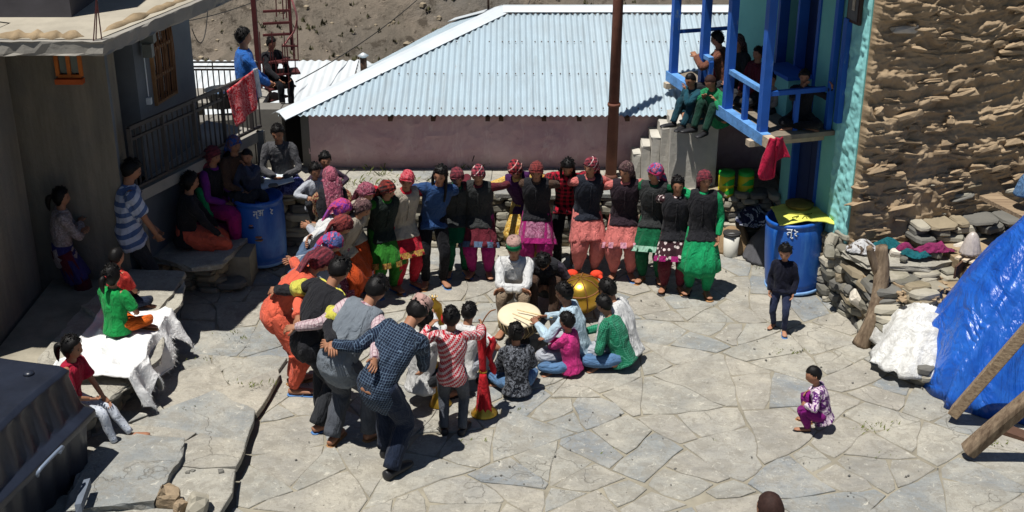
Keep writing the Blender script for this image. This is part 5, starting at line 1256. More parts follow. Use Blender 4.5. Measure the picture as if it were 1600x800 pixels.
# raised thick slab and rubble at the bottom left
sl3 = root('stone_slab', (-3, 9, .15), 'thick raised paving slab under the feet of the girl in dotted leggings', 'slab')
slab([(128, 720), (180, 676), (286, 684), (283, 712), (258, 752), (240, 782), (150, 790), (100, 800)], .22, .10, 'slab', sl3, 9, PAVE)
for k, (x, y, s_, lb) in enumerate(((264, 778, .20, 'tan broken rock at the foot of the thick slab'), (283, 792, .12, 'small tan rock leaning on the bigger tan rock'), (307, 790, .20, 'grey layered rock at the bottom edge of the picture'), (20, 640, .1, 'small rock beside the black tank'))):
    if k == 3: continue
    q = G(x, y, .2); o = ob('rock', rock_mesh(700 + k, 11, [plain('tan_rock', S(146, 128, 104), .9, .35, 9, .9, 16, bdist=.03), plain('tan_rock', S(1, 1, 1)), WALLROCK][k], jag=.14), None, loc=(q.x, q.y, .2)); o.scale = (s_, s_ * .8, s_ * .8); o.rotation_euler = (.2 * k, .3, k); tag(o, lb, 'rock')
# white sacking over the bench
SACKW = plain('white_sacking', S(216, 216, 214), .8, .1, 5, .9, 40)
g = Geo()
def sack(u, v_):    # u: across from the back edge over the top and down the front face; v: along
    p0 = A_(-4.10, 9.98); p1 = A_(-4.02, 11.22); along = (p1 - p0); nrm_ = unit(A_(along[1], -along[0]))
    if nrm_[0] < 0: nrm_ = -nrm_
    L = np.linalg.norm(along); s = v_ * 1.12 - .04
    W_ = .74 - .06 * v_ + .02 * np.sin(v_ * 7); d = u * 1.36
    flat = np.minimum(d, W_); drop = np.clip(d - W_, 0, 1) * (.60 + .18 * np.sin(v_ * 13 + 1) + .25 * vnoise(np.stack([v_ * 9, u * 0, u * 0], -1), 1.0))
    X = p0[0] + along[0] * s + nrm_[0] * (flat + (.07 + .05 * np.sin(v_ * 9)) * np.minimum(drop * 3, 1) + .05 * np.sin(v_ * 23 + 2 * np.sin(v_ * 6)) * np.minimum(drop * 5, 1) + .10 * drop); Y = p0[1] + along[1] * s + nrm_[1] * (flat + (.07 + .05 * np.sin(v_ * 9)) * np.minimum(drop * 3, 1) + .05 * np.sin(v_ * 23 + 2 * np.sin(v_ * 6)) * np.minimum(drop * 5, 1) + .10 * drop)
    P = np.stack([X, Y, drop], -1); Z = .525 - drop + .035 * (1 - 2 * abs(vnoise(P, 6, 2))) + .012 * fbm(P, 15, 3)
    return np.stack([X, Y, np.maximum(Z, .16)], -1)
grid(g, sack, 90, 90); wsk = tag(ob('white_sacking', g, SACKW, None, True), 'white woven sacking draped over the stone bench by the green shirt girl', 'sacking'); m = wsk.modifiers.new('t', 'SOLIDIFY'); m.thickness = .012
g = Geo(); r6 = random.Random(4)
for k in range(900):
    v_ = r6.random(); u = r6.choice([r6.uniform(.88, 1.0)] * 3 + [r6.uniform(.5, .62)]); p_ = sack(np.array(u), np.array(v_)); d = A_(r6.uniform(-.5, .8), r6.uniform(-.6, .6), r6.uniform(-1, .4)) * r6.uniform(.02, .07); n_ = A_(.002, .0015, 0)
    g.add([p_ - n_, p_ + n_, p_ + d], [(0, 1, 2)])
o = sub('fray', g, SACKW, wsk); o['kind'] = 'stuff'

# ---------------------------------------------------------------- black ribbed water tank, bottom left
TANK = plain('tank_plastic', (.014, .018, .030), .38, .3, 3, .25, 9, spec=.5, world=False)
tk = root('water_tank', (-4.3, 8.4, 0), 'large black ribbed plastic water tank in the bottom left corner', 'tank')
def tank_body():
    g = Geo(); tp = 1.12
    P = [tuple(G(x_, y_, .8)[:2]) for x_, y_ in ((146, 620), (-40, 800), (-330, 700), (-90, 575))]
    C = np.array(P); cen = C.mean(0); Q = []
    for i in range(4):
        a, b = C[i], C[(i + 1) % 4]
        for k in range(28): Q.append((a + (b - a) * (.02 + .96 * k / 28), k, i))
    rows = []
    for z, ins, rib in ((0.0, .10, 1), (.60, .04, 1), (.64, -.02, 0), (.70, -.02, 0), (.74, .05, 0), (.78, .06, 1), (1.04, .12, 1), (1.09, .13, 0), (1.12, .17, 0)):
        for q_, k, i in Q:
            d = unit(cen - q_); rr_ = ins + (.022 if (k // 2) % 2 == 0 and rib else 0); p_ = q_ + d * rr_; rows.append((p_[0], p_[1], z))
    n = len(Q); m = len(rows) // n
    F = [(l * n + j, l * n + (j + 1) % n, (l + 1) * n + (j + 1) % n, (l + 1) * n + j) for l in range(m - 1) for j in range(n)] + [tuple((m - 1) * n + j for j in range(n)), tuple(range(n - 1, -1, -1))]
    V = np.array(rows)
    if (np.cross(C[1] - C[0], C[2] - C[1])) < 0: F = [tuple(reversed(f)) for f in F]
    return g.add(V, F)
o = sub('body', tank_body(), TANK, tk, True); m = o.modifiers.new('b', 'BEVEL'); m.width = .008; m.segments = 2; m.limit_method = 'ANGLE'
q = G(45, 583, 1.13); g = Geo(); lathe(g, [(.045, 0), (.04, .018), (.02, .026), (.001, .028)], (q.x, q.y, 1.12), 18); sub('lid_knob', g, TANK, tk, True)
g = Geo(); a = G(58, 740, .72); b = G(92, 705, .72); loft(g, cr([(a.x, a.y, .70), (a.x + .03, a.y, .76), (b.x + .03, b.y, .76), (b.x, b.y, .70)], 10), .014, seg=8); sub('handle', g, plain('tank_handle', S(110, 122, 140), .4, .1, 5, 0, spec=.5), tk, True)
q = G(150, 790, .3); o = tag(ob('plank', Geo().box((q.x - .12, q.y + .1, .32), (.05, .35, .08), rz=.1, jit=.01), plain('slate_grey_board', S(96, 104, 116), .8, .2, 5, .3, 30)), 'short grey board standing against the black tank', 'board')

# ---------------------------------------------------------------- clutter on the right
LOGM = (lambda t: t)(NT('weathered_log', .9, 0, .15)); v = LOGM.vec(scale=(1, 1, .12)); c_ = LOGM.mix(LOGM.ramp(LOGM.noise(v, 22, 6, .7), [(.35, 0.0), (.65, 1.0)]), S(92, 76, 62), S(146, 128, 106)); LOGM.col(c_); LOGM.bump(LOGM.noise(v, 26, 6, .7), .9, .02); LOGM = LOGM.m
WOODW = (lambda t: t)(NT('weathered_beam', .88, 0, .15)); v = WOODW.tc.outputs['Object']; c_ = WOODW.mix(WOODW.ramp(WOODW.noise(WOODW.vec(True, (.6, 14, 14), (0, .5, .9)), 3, 6, .7), [(.35, 0.0), (.65, 1.0)]), S(112, 94, 76), S(162, 142, 116)); WOODW.col(c_); WOODW.bump(WOODW.noise(WOODW.vec(True, (.8, 12, 12), (0, .5, .9)), 5, 6, .7), .6, .01); WOODW = WOODW.m
lp = G(1352, 538, 0); lt = VY(1378, 384, 11.75)
lg = root('tree_stump', (lp.x, lp.y, 0), 'crooked weathered log post standing at the edge of the stone stack', 'log')
g = Geo(); C = cr([(lp.x - .03, lp.y, -.02), (lp.x + .03, lp.y, .22), tuple(VY(1372, 460, 11.66)), tuple(VY(1378, 420, 11.72)), tuple(lt)], 22); loft(g, C, cr(np.array([[.095, 0, 0], [.075, 0, 0], [.074, 0, 0], [.07, 0, 0], [.058, 0, 0]]), 22)[:, 0], seg=18, mod=lambda u, t: 1 + .12 * np.sin(t * 3 + u * 5) + .05 * np.sin(t * 7 + u * 16)); sub('trunk', g, LOGM, lg, True)
g = Geo(); q = VY(1362, 400, 11.72); loft(g, cr([VY(1372, 425, 11.72), q, VY(1358, 386, 11.7)], 8), np.linspace(.055, .03, 8), seg=10); sub('fork', g, LOGM, lg, True)
# stone ledge in front of the mud wall
ledge = root('stone_ledge', (3.9, 12.0, 0), 'heaped ledge of long flat stones below the mud wall', 'ledge')
slab([(1316, 392), (1330, 382), (1460, 396), (1498, 404), (1450, 418), (1400, 416), (1356, 414)], .70, .06, 'slab', ledge, 21, SLAB)
slab([(1382, 432), (1450, 424), (1452, 440), (1388, 446)], .50, .05, 'slab', ledge, 22, SLAB); slab([(1386, 448), (1410, 446), (1440, 462), (1400, 466)], .36, .03, 'slab', ledge, 23, plain('grey_board2', S(150, 150, 142), .85, .2, 4, .4, 20))
a = G(1316, 470, .0); 
stone_wall(ledge, (3.50, 12.30), (3.62, 11.55), 0, .60, depth=.35, seed=51, h=(.05, .09), l=(.2, .5), jut=.05); stone_wall(ledge, (3.72, 11.75), (4.5, 11.9), .2, .64, depth=.35, seed=52, h=(.05, .08), l=(.2, .6), jut=.05)
stone_wall(ledge, (4.3, 12.35), (6.2, 12.8), .4, .95, depth=.4, seed=53, h=(.04, .08), l=(.14, .4), jut=.08); stone_wall(ledge, (3.5, 12.45), (4.4, 12.7), .5, .80, depth=.3, seed=54, h=(.04, .07), l=(.12, .3), jut=.05)
sub('core', Geo().box((4.6, 12.2, .28), (2.0, .9, .56), rz=.15).box((5.4, 12.3, .35), (1.8, 1.0, .8), rz=.2), MUD, ledge)
g = Geo(); r7 = random.Random(12)
for k in range(260):
    q = G(r7.uniform(1400, 1530), r7.uniform(400, 470), .55); s_ = r7.uniform(.01, .045); g.box((q.x, q.y, .50 + r7.uniform(0, .08)), (s_ * 2.2, s_ * 1.3, s_ * .7), rz=r7.uniform(0, 3), jit=s_ * .25)
tag(ob('rubble', g, MUDW), kind='stuff')
stn = [(1402, 395, .09), (1412, 405, .06), (1462, 398, .08), (1500, 385, .1), (1520, 372, .12), (1335, 440, .14), (1345, 470, .16), (1330, 455, .12), (1318, 430, .12), (1310, 415, .1), (1300, 375, .1), (1296, 392, .1), (1510, 350, .12), (1470, 355, .12)]
for k, (x, y, s_) in enumerate(stn):
    z = .74 if y < 410 else .3; q = G(x, y, z); o = ob('loose_stone', rock_mesh(900 + k, 9, WALLROCK if k % 3 else PALE), None, ledge); o.location = Vector((q.x, q.y, z)) - ledge.location; o.scale = (s_ * 1.7, s_ * 1.2, s_ * .7); o.rotation_euler = (.2, .1 * k, k)
drape('cloth', 'white cloth bag holding stones on the stone ledge', 'cloth', tuple(G(1350, 392, .72)), .20, .13, .09, cloth('white_rag', S(205, 205, 205), 'print', S(96, 84, 74), k=8), 5, .04, 7, .35)
drape('cloth', 'teal rag lying on the ledge next to the white bag', 'cloth', tuple(G(1388, 388, .74)), .19, .07, .07, cloth('teal_rag', S(24, 98, 106)), 15, .05, 7, .35, rz=-.5)
drape('cloth', 'second teal rag bunched in front of the magenta cloth', 'cloth', tuple(G(1430, 400, .74)), .15, .08, .06, cloth('teal_rag', S(1, 1, 1)) if False else _M['teal_rag'], 25, .05, 7, .35, rz=-.3)
drape('cloth', 'magenta cloth spread over the rubble by the mud wall', 'cloth', tuple(G(1462, 392, .78)), .21, .08, .06, cloth('magenta_rag', S(138, 44, 92)), 35, .05, 7, .35, rz=.15)
drape('cloth', 'small magenta rag between the two teal rags', 'cloth', tuple(G(1413, 392, .75)), .10, .06, .05, _M['magenta_rag'], 45, .05, 7, .35)
q = G(1461, 446, .36); mb = root('bucket', (q.x, q.y, .36), 'small grey metal bucket standing in the rubble', 'bucket'); GALV = plain('galvanised_pail', S(158, 160, 160), .4, .15, 6, .1, 20, metal=.6, world=False)
g = Geo(); lathe(g, [(.075, 0), (.078, .006), (.098, .18), (.103, .185), (.096, .18), (.076, .02), (.001, .02)], (0, 0, 0), 24); ob('body', g, GALV, mb, True); g = Geo(); lathe(g, [(.1, .178), (.106, .184), (.1, .19)], (0, 0, 0), 24); ob('rim', g, GALV, mb, True)
g = Geo(); loft(g, cr([(-.1, 0, .18), (-.07, .07, .2), (.06, .09, .2), (.1, 0, .18)], 12), .003, seg=6); ob('handle', g, GALV, mb, True)
o = drape('plastic_bag', 'pale translucent plastic bag stuffed against the mud wall', 'bag', tuple(G(1516, 396, .85)), .11, .1, .22, plain('pale_bag', S(178, 168, 160), .35, .2, 8, .6, 25, spec=.5), 9, .02, 6, .12)
cr_ = root('wood_crate', tuple(G(1505, 412, .72)), 'broken wooden crate with pale planks near the plastic bag', 'crate')
for k in range(4):
    g = Geo(); g.box((.0 + .055 * k, -.05 * k, .10 - .004 * k), (.30, .05, .02), rz=.75, jit=.002); ob('plank', g, plain('pale_plank', S(186, 170, 146), .85, .2, 5, .4, 30), cr_)
g = Geo(); g.box((-.09, -.17, .03), (.02, .3, .13), rz=-.75 + .1); ob('side', g, WOODD, cr_)
pl_ = root('plank', tuple(VY(1575, 322, 12.1)), 'split grey-brown plank jutting in at the right edge above the tarp', 'plank')
sub('board', Geo().beam(VY(1543, 306, 12.4), VY(1640, 352, 11.6), .22, .04), WOODW, pl_); sub('batten', Geo().beam(VY(1546, 310, 12.36), VY(1640, 360, 11.55), .04, .05), WOODD, pl_)
dn = drape('denim', 'faded blue denim cloth at the right edge above the plank', 'cloth', tuple(VY(1602, 304, 12.0)), .12, .12, .24, cloth('denim_faded', S(92, 128, 168), fold=.6), 19, .02, 5, .1)
# white tarp over a heap
TARPW = (lambda t: t)(NT('white_tarp', .38, 0, .5)); v = TARPW.vec(True); vo = TARPW.noise(v, 7, 5, .6, 2.0); TARPW.col(TARPW.mix(TARPW.ramp(vo, [(.4, 0.0), (.62, .8)]), S(210, 210, 206), S(176, 174, 168))); TARPW.bump(TARPW.math('ADD', vo, TARPW.noise(v, 16, 4, .6, 1.5)), .5, .03); TARPW = TARPW.m
q = G(1440, 545, 0)
drape('white_tarp', 'crumpled white plastic sheet over a heap beside the blue tarp', 'tarp', (4.02, 11.22, .10),   .46, .60, .44, TARPW, 2, .05, 9, .24, px=2.0, rz=-.25, power=2.6)
sub_ = root('stone_wall', (3.8, 10.8, 0), 'low dark stones propping up the white plastic sheet', 'wall'); stone_wall(sub_, (3.62, 11.5), (3.80, 10.75), 0, .22, depth=.22, seed=61, h=(.05, .08), l=(.14, .3)); stone_wall(sub_, (3.80, 10.75), (4.25, 10.55), 0, .18, depth=.22, seed=62, h=(.05, .08), l=(.14, .3))
TARPB = (lambda t: t)(NT('blue_tarp', .32, 0, .5)); v = TARPB.vec(True); n1 = TARPB.noise(v, 3.0, 5, .6, 1.5); TARPB.col(TARPB.mix(TARPB.ramp(n1, [(.4, 0.0), (.65, .7)]), S(20, 76, 166), S(40, 100, 188)))
wvv = TARPB.n('ShaderNodeTexVoronoi'); wvv.feature = 'DISTANCE_TO_EDGE'; wvv.inputs['Scale'].default_value = 4.5; TARPB.l(v, wvv.inputs['Vector'])
TARPB.bump(TARPB.math('ADD', TARPB.math('MULTIPLY', TARPB.math('ABSOLUTE', TARPB.math('SUBTRACT', TARPB.noise(TARPB.vec(True, (3, 1, .7), (0, .5, .3)), 2.0, 4, .5, .6), .5)), 3.0), TARPB.math('MULTIPLY', TARPB.noise(TARPB.vec(True, (2.5, 1, 1)), 9, 5, .6, 1.0), .2)), .6, .08); TARPB = TARPB.m
btp = drape('blue_tarp', 'big shiny blue tarpaulin thrown over a tall heap at the right edge', 'tarp', (4.95, 10.95, 0), 1.10, 1.0, 1.86, TARPB, 7, .025, 7, .16, px=1.5, n=130, rz=.1, skew=(.25, .1), power=2.5, cf=2.0)
# beams
for a, b, w1, lb in ((G(1490, 652, .03), VY(1635, 480, 9.75), .165, 'thick squared grey timber leaning on the blue tarp'), (G(1513, 705, .06), VY(1650, 590, 9.25), .145, 'rounder brown timber lying below the squared one')):
    bm_ = root('beam', (a.x, a.y, 0), lb, 'timber'); g = Geo()
    if w1 > .15: g.beam(a + Vector((0, 0, .05)), b, w1 * 1.1, w1 * .6)
    else: loft(g, cr([a, a + (b - a) * .4 + Vector((0, 0, .015)), b], 14), w1 * .52, seg=10, mod=lambda u, t: 1 + .05 * np.sin(t * 3 + u * 6), power=3.0)
    o = sub('timber', g, WOODW if w1 > .15 else LOGM, bm_); m = o.modifiers.new('b', 'BEVEL'); m.width = .006; m.limit_method = 'ANGLE'
    g = Geo(); p_ = a + (b - a) * .3 + Vector((0, -w1 * .45, w1 * .28)); ellipsoid(g, p_, (.02, .012, .018), 8, 6); sub('knot', g, WOODD, bm_, True)
o = tag(ob('board', Geo().beam(VY(1560, 668, 9.9), VY(1650, 700, 9.6), .14, .05), WOODD), 'dark board end in the shade beneath the two timbers', 'board')

# ---------------------------------------------------------------- things in use among the people
# kettle drum
q = G(812, 487, .36); kd = root('kettle_drum', (q.x, q.y, 0), 'large shallow kettle drum with a pale hide skin in the middle of the ring', 'drum'); kd.scale = (.82, .82, .84)
ax_ = unit(A_(-.02, -.16, 1)); g = Geo(); lathe(g, [(.06, .0), (.15, .03), (.225, .12), (.25, .20), (.256, .27), (.245, .285)], (0, 0, .13), 40, axis=ax_)
ob('shell', g, plain('dark_hide', S(74, 62, 48), .8, .35, 14, .7, 30, world=False), kd, True)
g = Geo(); lathe(g, [(.262, .262), (.268, .272), (.262, .288), (.24, .298), (.12, .303), (.001, .304)], (0, 0, .13), 40, axis=ax_); ob('skin', g, plain('drum_skin', S(206, 192, 164), .55, .1, 4, .1, 20, world=False), kd, True)
g = Geo(); b_ = unit(np.cross(ax_, (0, 1, .01))); c2_ = np.cross(ax_, b_)
for k in range(26):
    a = k * 2 * math.pi / 26; a2_ = a + .12
    f = lambda an, r_, z: A_(0, 0, .13) + ax_ * z + b_ * r_ * math.cos(an) + c2_ * r_ * math.sin(an)
    loft(g, [f(a, .266, .265), f(a2_, .256, .16), f(a, .17, .04)], .0045, seg=5)
ob('lacing', g, plain('lacing_cord', S(150, 132, 96), .8, .2, 10, 0, world=False), kd, True)
g = Geo(); lathe(g, [(.11, 0), (.13, .03), (.11, .13), (.09, .14)], (0, 0, 0), 20); ob('stand_ring', g, cloth('ring_cloth', S(40, 36, 40)), kd, True)
# brass pot drum
BRASS = plain('brass', S(202, 160, 62), .30, .15, 6, .1, 14, metal=.85, world=False)
q = G(912, 448, .33); bp = root('brass_drum', (q.x, q.y, 0), 'round brass kettle drum bound with cord, red tassels on top', 'drum')
g = Geo(); lathe(g, [(.03, 0), (.10, .02), (.17, .09), (.205, .19), (.21, .27), (.19, .33), (.13, .385), (.05, .41), (.001, .412)], (0, 0, .06), 34, axis=unit(A_(-.1, -.2, 1))); ob('bowl', g, BRASS, bp, True)
g = Geo(); ax3 = unit(A_(-.1, -.2, 1)); b3 = unit(np.cross(ax3, (0, 1, .01))); c3_ = np.cross(ax3, b3)
for k in range(7):
    a = k * 2 * math.pi / 7; P = [A_(0, 0, .06) + ax3 * z + (b3 * math.cos(a) + c3_ * math.sin(a)) * r_ for r_, z in ((.02, .418), (.13, .393), (.196, .33), (.217, .27), (.212, .19), (.177, .09))]; loft(g, P, .006, seg=5)
lathe(g, [(.203, .30), (.211, .306), (.203, .312)], (0, 0, .06), 30, axis=ax3); ob('cord', g, plain('brown_cord', S(120, 78, 44), .8, .2, 8, 0, world=False), bp, True)
REDC = cloth('red_cloth', S(196, 34, 44), fold=.7)
for dx, dy in ((-.12, .14), (.14, .12)):
    g = Geo(); ellipsoid(g, (dx, dy, .42), (.07, .05, .045), 10, 7); loft(g, cr([(dx, dy, .42), (dx + .05, dy - .05, .40), (dx + .08, dy - .1, .36)], 6), np.linspace(.03, .015, 6), seg=8); ob('tassel', g, plain('red_tassel', S(206, 60, 34), .8, .2, 14, .5, 50, world=False), bp, True)
# long horns standing on their bells
def horn(base, top, label, covered=True, bell=.115):
    base = A_(*base); top = A_(*top); L = np.linalg.norm(top - base); ax = (top - base) / L; d = root('long_horn', base, label, 'horn', 'brass horns held by the standing boy')
    g = Geo(); lathe(g, [(bell, 0), (bell * 1.0, .006), (bell * .72, .05), (bell * .48, .11), (bell * .33, .2), (.028, .32), (.02, L * .6), (.016, L)], (0, 0, 0), 30, axis=ax); ob('bell', g, BRASS, d, True)
    if covered:
        g = Geo(); n = 16; z = np.linspace(.04, .42, n); loft(g, A_(0, 0, 0) + ax * z[:, None] + A_(0, -.035, 0) * (1 - z[:, None]), np.interp(z, [.04, .2, .38, .42], [.075, .055, .035, .028]), np.interp(z, [.04, .2, .42], [.05, .04, .028]), seg=22, mod=lambda u, t: 1 + .14 * np.sin(t * 8 + u * 3)); ob('red_cover', g, REDC, d, True)
        g = Geo(); z = np.linspace(.44, L + .03, 14); loft(g, ax * z[:, None] + A_(0, -.01, 0), np.interp(z, [.44, L * .7, L, L + .03], [.03, .034, .048, .03]), seg=16, mod=lambda u, t: 1 + .08 * np.sin(t * 6 + u * 4)); ob('red_wrap', g, REDC, d, True)
        g = Geo(); grid(g, lambda u, v_: np.stack([.03 + .06 * u + .02 * np.sin(v_ * 9), -.03 + .02 * np.sin(u * 8), L * .92 - v_ * .36 * (.8 + .3 * u)], -1) + ax * 0, 12, 14); o = ob('red_streamer', g, REDC, d, True); m = o.modifiers.new('t', 'SOLIDIFY'); m.thickness = .008
        g = Geo(); lathe(g, [(.036, .42), (.042, .43), (.036, .445)], (0, 0, 0), 16, axis=ax); ob('tie', g, BRASS, d, True)
        g = Geo(); e = ax * (L + .02); loft(g, cr([e, e + A_(.03, 0, .07), e + A_(.08, .02, .13), e + A_(.13, .03, .145)], 12), .006, seg=6); ob('stem', g, plain('brown_cord', (0, 0, 0)), d, True)
    return d
hb = G(757, 646, 0); ht = VY(752, 512, hb.y + .02)
horn((hb.x, hb.y, .004), ht, 'brass horn wrapped in red cloth standing under the boy\'s raised hand', True, .125)
hb2 = G(688, 632, 0); ht2 = VY(672, 505, hb2.y + .1)
horn((hb2.x, hb2.y, .004), ht2, 'uncovered brass horn bell left of the standing boy\'s legs', False, .11)
# golden ornament beyond it
q = G(683, 500, .45); go = root('brass_instrument', (q.x, q.y, 0), 'brass instrument with red tassel held up behind the checked-sweater boy', 'instrument')
g = Geo(); loft(g, [(.0, 0, .25), (.02, .02, .42), (.0, .03, .58), (-.04, .03, .66)], [.03, .055, .05, .02], seg=10, power=4); ob('tube', g, BRASS, go, False)
g = Geo()
for k in range(6): a = k * 1.05; loft(g, [(-.03, .03, .64), (-.03 + .04 * math.cos(a), .03 + .04 * math.sin(a), .70)], [.006, .003], seg=5)
ob('finial', g, BRASS, go, True); g = Geo(); ellipsoid(g, (.07, -.02, .47), (.035, .03, .05)); ob('tassel', g, REDC, go, True)
# red patterned cloth on the railing end, white cloth behind
def hang(name, label, cat, TL, TR, BR_, BL_, mat, wave=.02, thick=.012, over=.12):
    TL, TR, BR_, BL_ = [A_(*q) for q in (TL, TR, BR_, BL_)]; nn = unit(np.cross(TR - TL, BL_ - TL))
    g = Geo()
    def f(u, v_):
        u = u[..., None]; v_ = v_[..., None]; P = (TL * (1 - u) + TR * u) * (1 - v_) + (BL_ * (1 - u) + BR_ * u) * v_
        return P + nn * wave * np.sin(u * 12 + v_ * 2) * (.3 + v_)
    grid(g, f, 30, 20); o = tag(ob(name, g, mat, None, True), label, cat); m = o.modifiers.new('t', 'SOLIDIFY'); m.thickness = thick; return o
RP = cloth('red_lattice', S(186, 30, 44), 'print', S(214, 130, 130), k=26, fold=.2)
Ya, Yb = 13.95, 14.42
hang('red_blanket', 'red blanket with pale lattice pattern hung over the balcony railing end', 'blanket', VY(354, 142, Ya), VY(394, 110, Yb), VY(404, 164, Yb), VY(371, 198, Ya), RP)
hang('white_cloth', 'white cloth hung over the railing beside the red blanket', 'cloth', VY(395, 108, Yb), VY(401, 106, Yb + .12), VY(408, 150, Yb + .12), VY(404, 152, Yb), cloth('white_cotton', S(205, 208, 212)), .008)
q = VY(346, 145, 15.5); tb = root('tub', (q.x, 15.5, q.z - .1), 'dark plastic tub with water behind the balcony railing', 'tub')
g = Geo(); lathe(g, [(.13, 0), (.2, .22), (.215, .225), (.19, .22), (.12, .01)], (0, 0, -.08), 26); ob('body', g, plain('dark_tub', (.03, .035, .04), .5, .2, 5, 0, world=False), tb, True); g = Geo(); lathe(g, [(.001, .0), (.185, .002)], (0, 0, .11), 26); ob('water', g, plain('tub_water', S(140, 170, 205), .1, .1, 5, 0, spec=.6, world=False), tb, True)
# ---------------------------------------------------------------- fabrics
def F_(n, *a, **k): return cloth(n, *a, **k)
BLK = F_('black_wool', S(36, 36, 40)); DGR = F_('dark_grey_wool', S(52, 54, 54)); GRV = F_('grey_wool', S(120, 128, 136)); BEI = F_('beige_knit', S(176, 166, 150)); PUR = F_('purple_wool', S(66, 26, 76)); PBK = F_('plum_black', S(46, 34, 42))
NAVC = F_('navy_check', S(24, 36, 56), 'check', S(96, 116, 138), k=42, wdt=.14); PKC = F_('pink_check_shirt', S(206, 184, 186), 'check', S(150, 104, 118), k=26, wdt=.12)
GREENC = F_('bright_green', S(22, 150, 92)); GRN1 = F_('leaf_green', S(42, 112, 34)); DGN = F_('deep_green', S(14, 92, 58)); RED1 = F_('red_cotton', S(186, 34, 52)); CORAL = F_('coral', S(226, 102, 76)); ORG = F_('orange_rust', S(196, 78, 34)); SALM = F_('salmon', S(206, 116, 110)); MAG = F_('magenta', S(160, 32, 108)); PINK2 = F_('rose', S(206, 92, 120)); YEL = F_('mustard', S(206, 158, 56), 'print', S(226, 196, 116), k=22)
MAUVE = F_('mauve_print', S(142, 78, 108), 'print', S(176, 120, 146), k=26); BLUS = F_('slate_blue', S(84, 104, 130)); GRB = F_('pale_grey', S(178, 182, 190)); LBL = F_('light_blue', S(186, 210, 224)); WHT = F_('white_cotton2', S(214, 214, 212)); KHA = F_('khaki', S(142, 124, 104)); BRN = F_('brown_wool', S(82, 62, 50)); GRY = F_('grey_trouser', S(84, 88, 96)); DGT = F_('charcoal_trouser', S(48, 50, 54)); NVT = F_('navy_trouser', S(32, 42, 62)); BKT = F_('black_trouser', S(20, 21, 26))
DEN = F_('blue_denim', S(92, 128, 168)); DNS = F_('denim_shirt', S(46, 76, 122)); PLD = F_('red_black_plaid', S(190, 26, 52), 'plaid', S(20, 14, 20), k=16); HND = F_('red_white_knit', S(190, 28, 48), 'tooth', S(222, 206, 206), k=19); GCK = F_('green_check', S(22, 118, 84), 'check', S(90, 170, 140), k=50); PIN = F_('pink_tee', S(212, 56, 132)); BPR = F_('black_print', S(34, 36, 42), 'print', S(120, 124, 132), k=26)
FLO = F_('floral_yellow', S(196, 164, 120), 'print', S(128, 44, 40), S(226, 212, 180), k=22); FLO2 = F_('orange_floral', S(190, 92, 50), 'print', S(226, 190, 150), S(90, 70, 90), k=16); DOT = F_('dotted_white', S(60, 34, 40), 'dots', S(226, 210, 206), k=20, wdt=.36); WDT = F_('white_dotted_leggings', S(214, 220, 230), 'dots', S(120, 134, 166), k=42, wdt=.22); STR = F_('blue_white_stripe', S(196, 204, 222), 'stripe', S(88, 112, 158), k=8.5, wdt=.45)
PFL = F_('purple_floral', S(226, 206, 216), 'print', S(104, 40, 120), S(60, 34, 70), k=20); PPL = F_('purple_cotton', S(132, 26, 118)); TEE = F_('green_tee', S(26, 152, 74)); RTE = F_('crimson_tee', S(170, 28, 56)); ORL = F_('orange_leggings', S(226, 108, 34)); YBD = F_('yellow_band', S(222, 214, 92)); HOD = F_('grey_hoodie', S(84, 84, 87)); BBT = F_('blue_tee', S(30, 40, 78)); TRP = F_('blue_patterned_trouser', S(44, 48, 104), 'print', S(110, 116, 170), k=24); BLSH = F_('royal_blue_shirt', S(44, 104, 184)); TEALJ = F_('teal_jacket', S(28, 74, 88)); GRS = F_('green_sweater', S(34, 132, 86)); MRN = F_('maroon_cotton', S(98, 32, 44)); TPK = F_('topi_felt', S(186, 150, 140)); LGB = F_('pale_border', S(156, 200, 176)); GLD = F_('gold_border', S(190, 158, 72), 'print', S(150, 90, 60), k=40); PKB = F_('pink_border', S(226, 170, 180), 'print', S(190, 120, 150), k=50); BGE = F_('dull_beige', S(150, 140, 128))
def SCF(n, a, b, c=None, k=22): return F_('scarf_' + n, a, 'plaid' if c is None else 'print', b, c, k=k, fold=.6)
S_MAR = SCF('maroon', S(134, 56, 66), S(84, 40, 50), k=26); S_RED = F_('scarf_red', S(204, 48, 66), 'print', S(226, 110, 120), k=14, fold=.7); S_PLD = SCF('plaid', S(150, 58, 48), S(40, 24, 26), k=24); S_PUR = F_('scarf_purple', S(140, 62, 158), 'print', S(196, 70, 110), S(74, 50, 150), k=9, fold=.6); S_BRN = F_('scarf_brown', S(112, 84, 84), 'print', S(64, 44, 46), S(170, 140, 130), k=30, fold=.6); S_PNK = F_('scarf_pink', S(172, 94, 112), 'print', S(110, 50, 70), S(206, 150, 160), k=28, fold=.6); S_MGB = F_('scarf_magenta', S(196, 56, 104), 'print', S(96, 110, 170), S(220, 110, 140), k=7, fold=.6); S_RBR = SCF('rust', S(150, 66, 62), S(100, 44, 46), k=34); S_BLK = F_('scarf_redblack', S(168, 50, 60), 'plaid', S(28, 20, 24), S(220, 170, 160), k=20, fold=.6); S_CHK = F_('scarf_pale_check', S(176, 70, 84), 'plaid', S(60, 28, 40), S(226, 200, 196), k=24, fold=.6)
DG = 'people dancing in a linked ring'
D = []
cen = G(800, 560, 0)
def dan(label, head, h=1.56, lean=28, face=None, **k):
    if len(D) >= 4: h *= .92
    p = person(label, head=head, h=h, lean=lean, face=face if face is not None else 0, group=DG, **k); D.append(p); return p
dan('man in navy check shirt and green banded cap stooping at the near end', (652, 487), 1.72, 46, -28, side=9, top=(NAVC, 'long', .13), bottom=('wide', NVT), cap=TPK, hair='short', shoe='shoe', stride=.16, arms=['n', None], visible_face=False, hp=8)
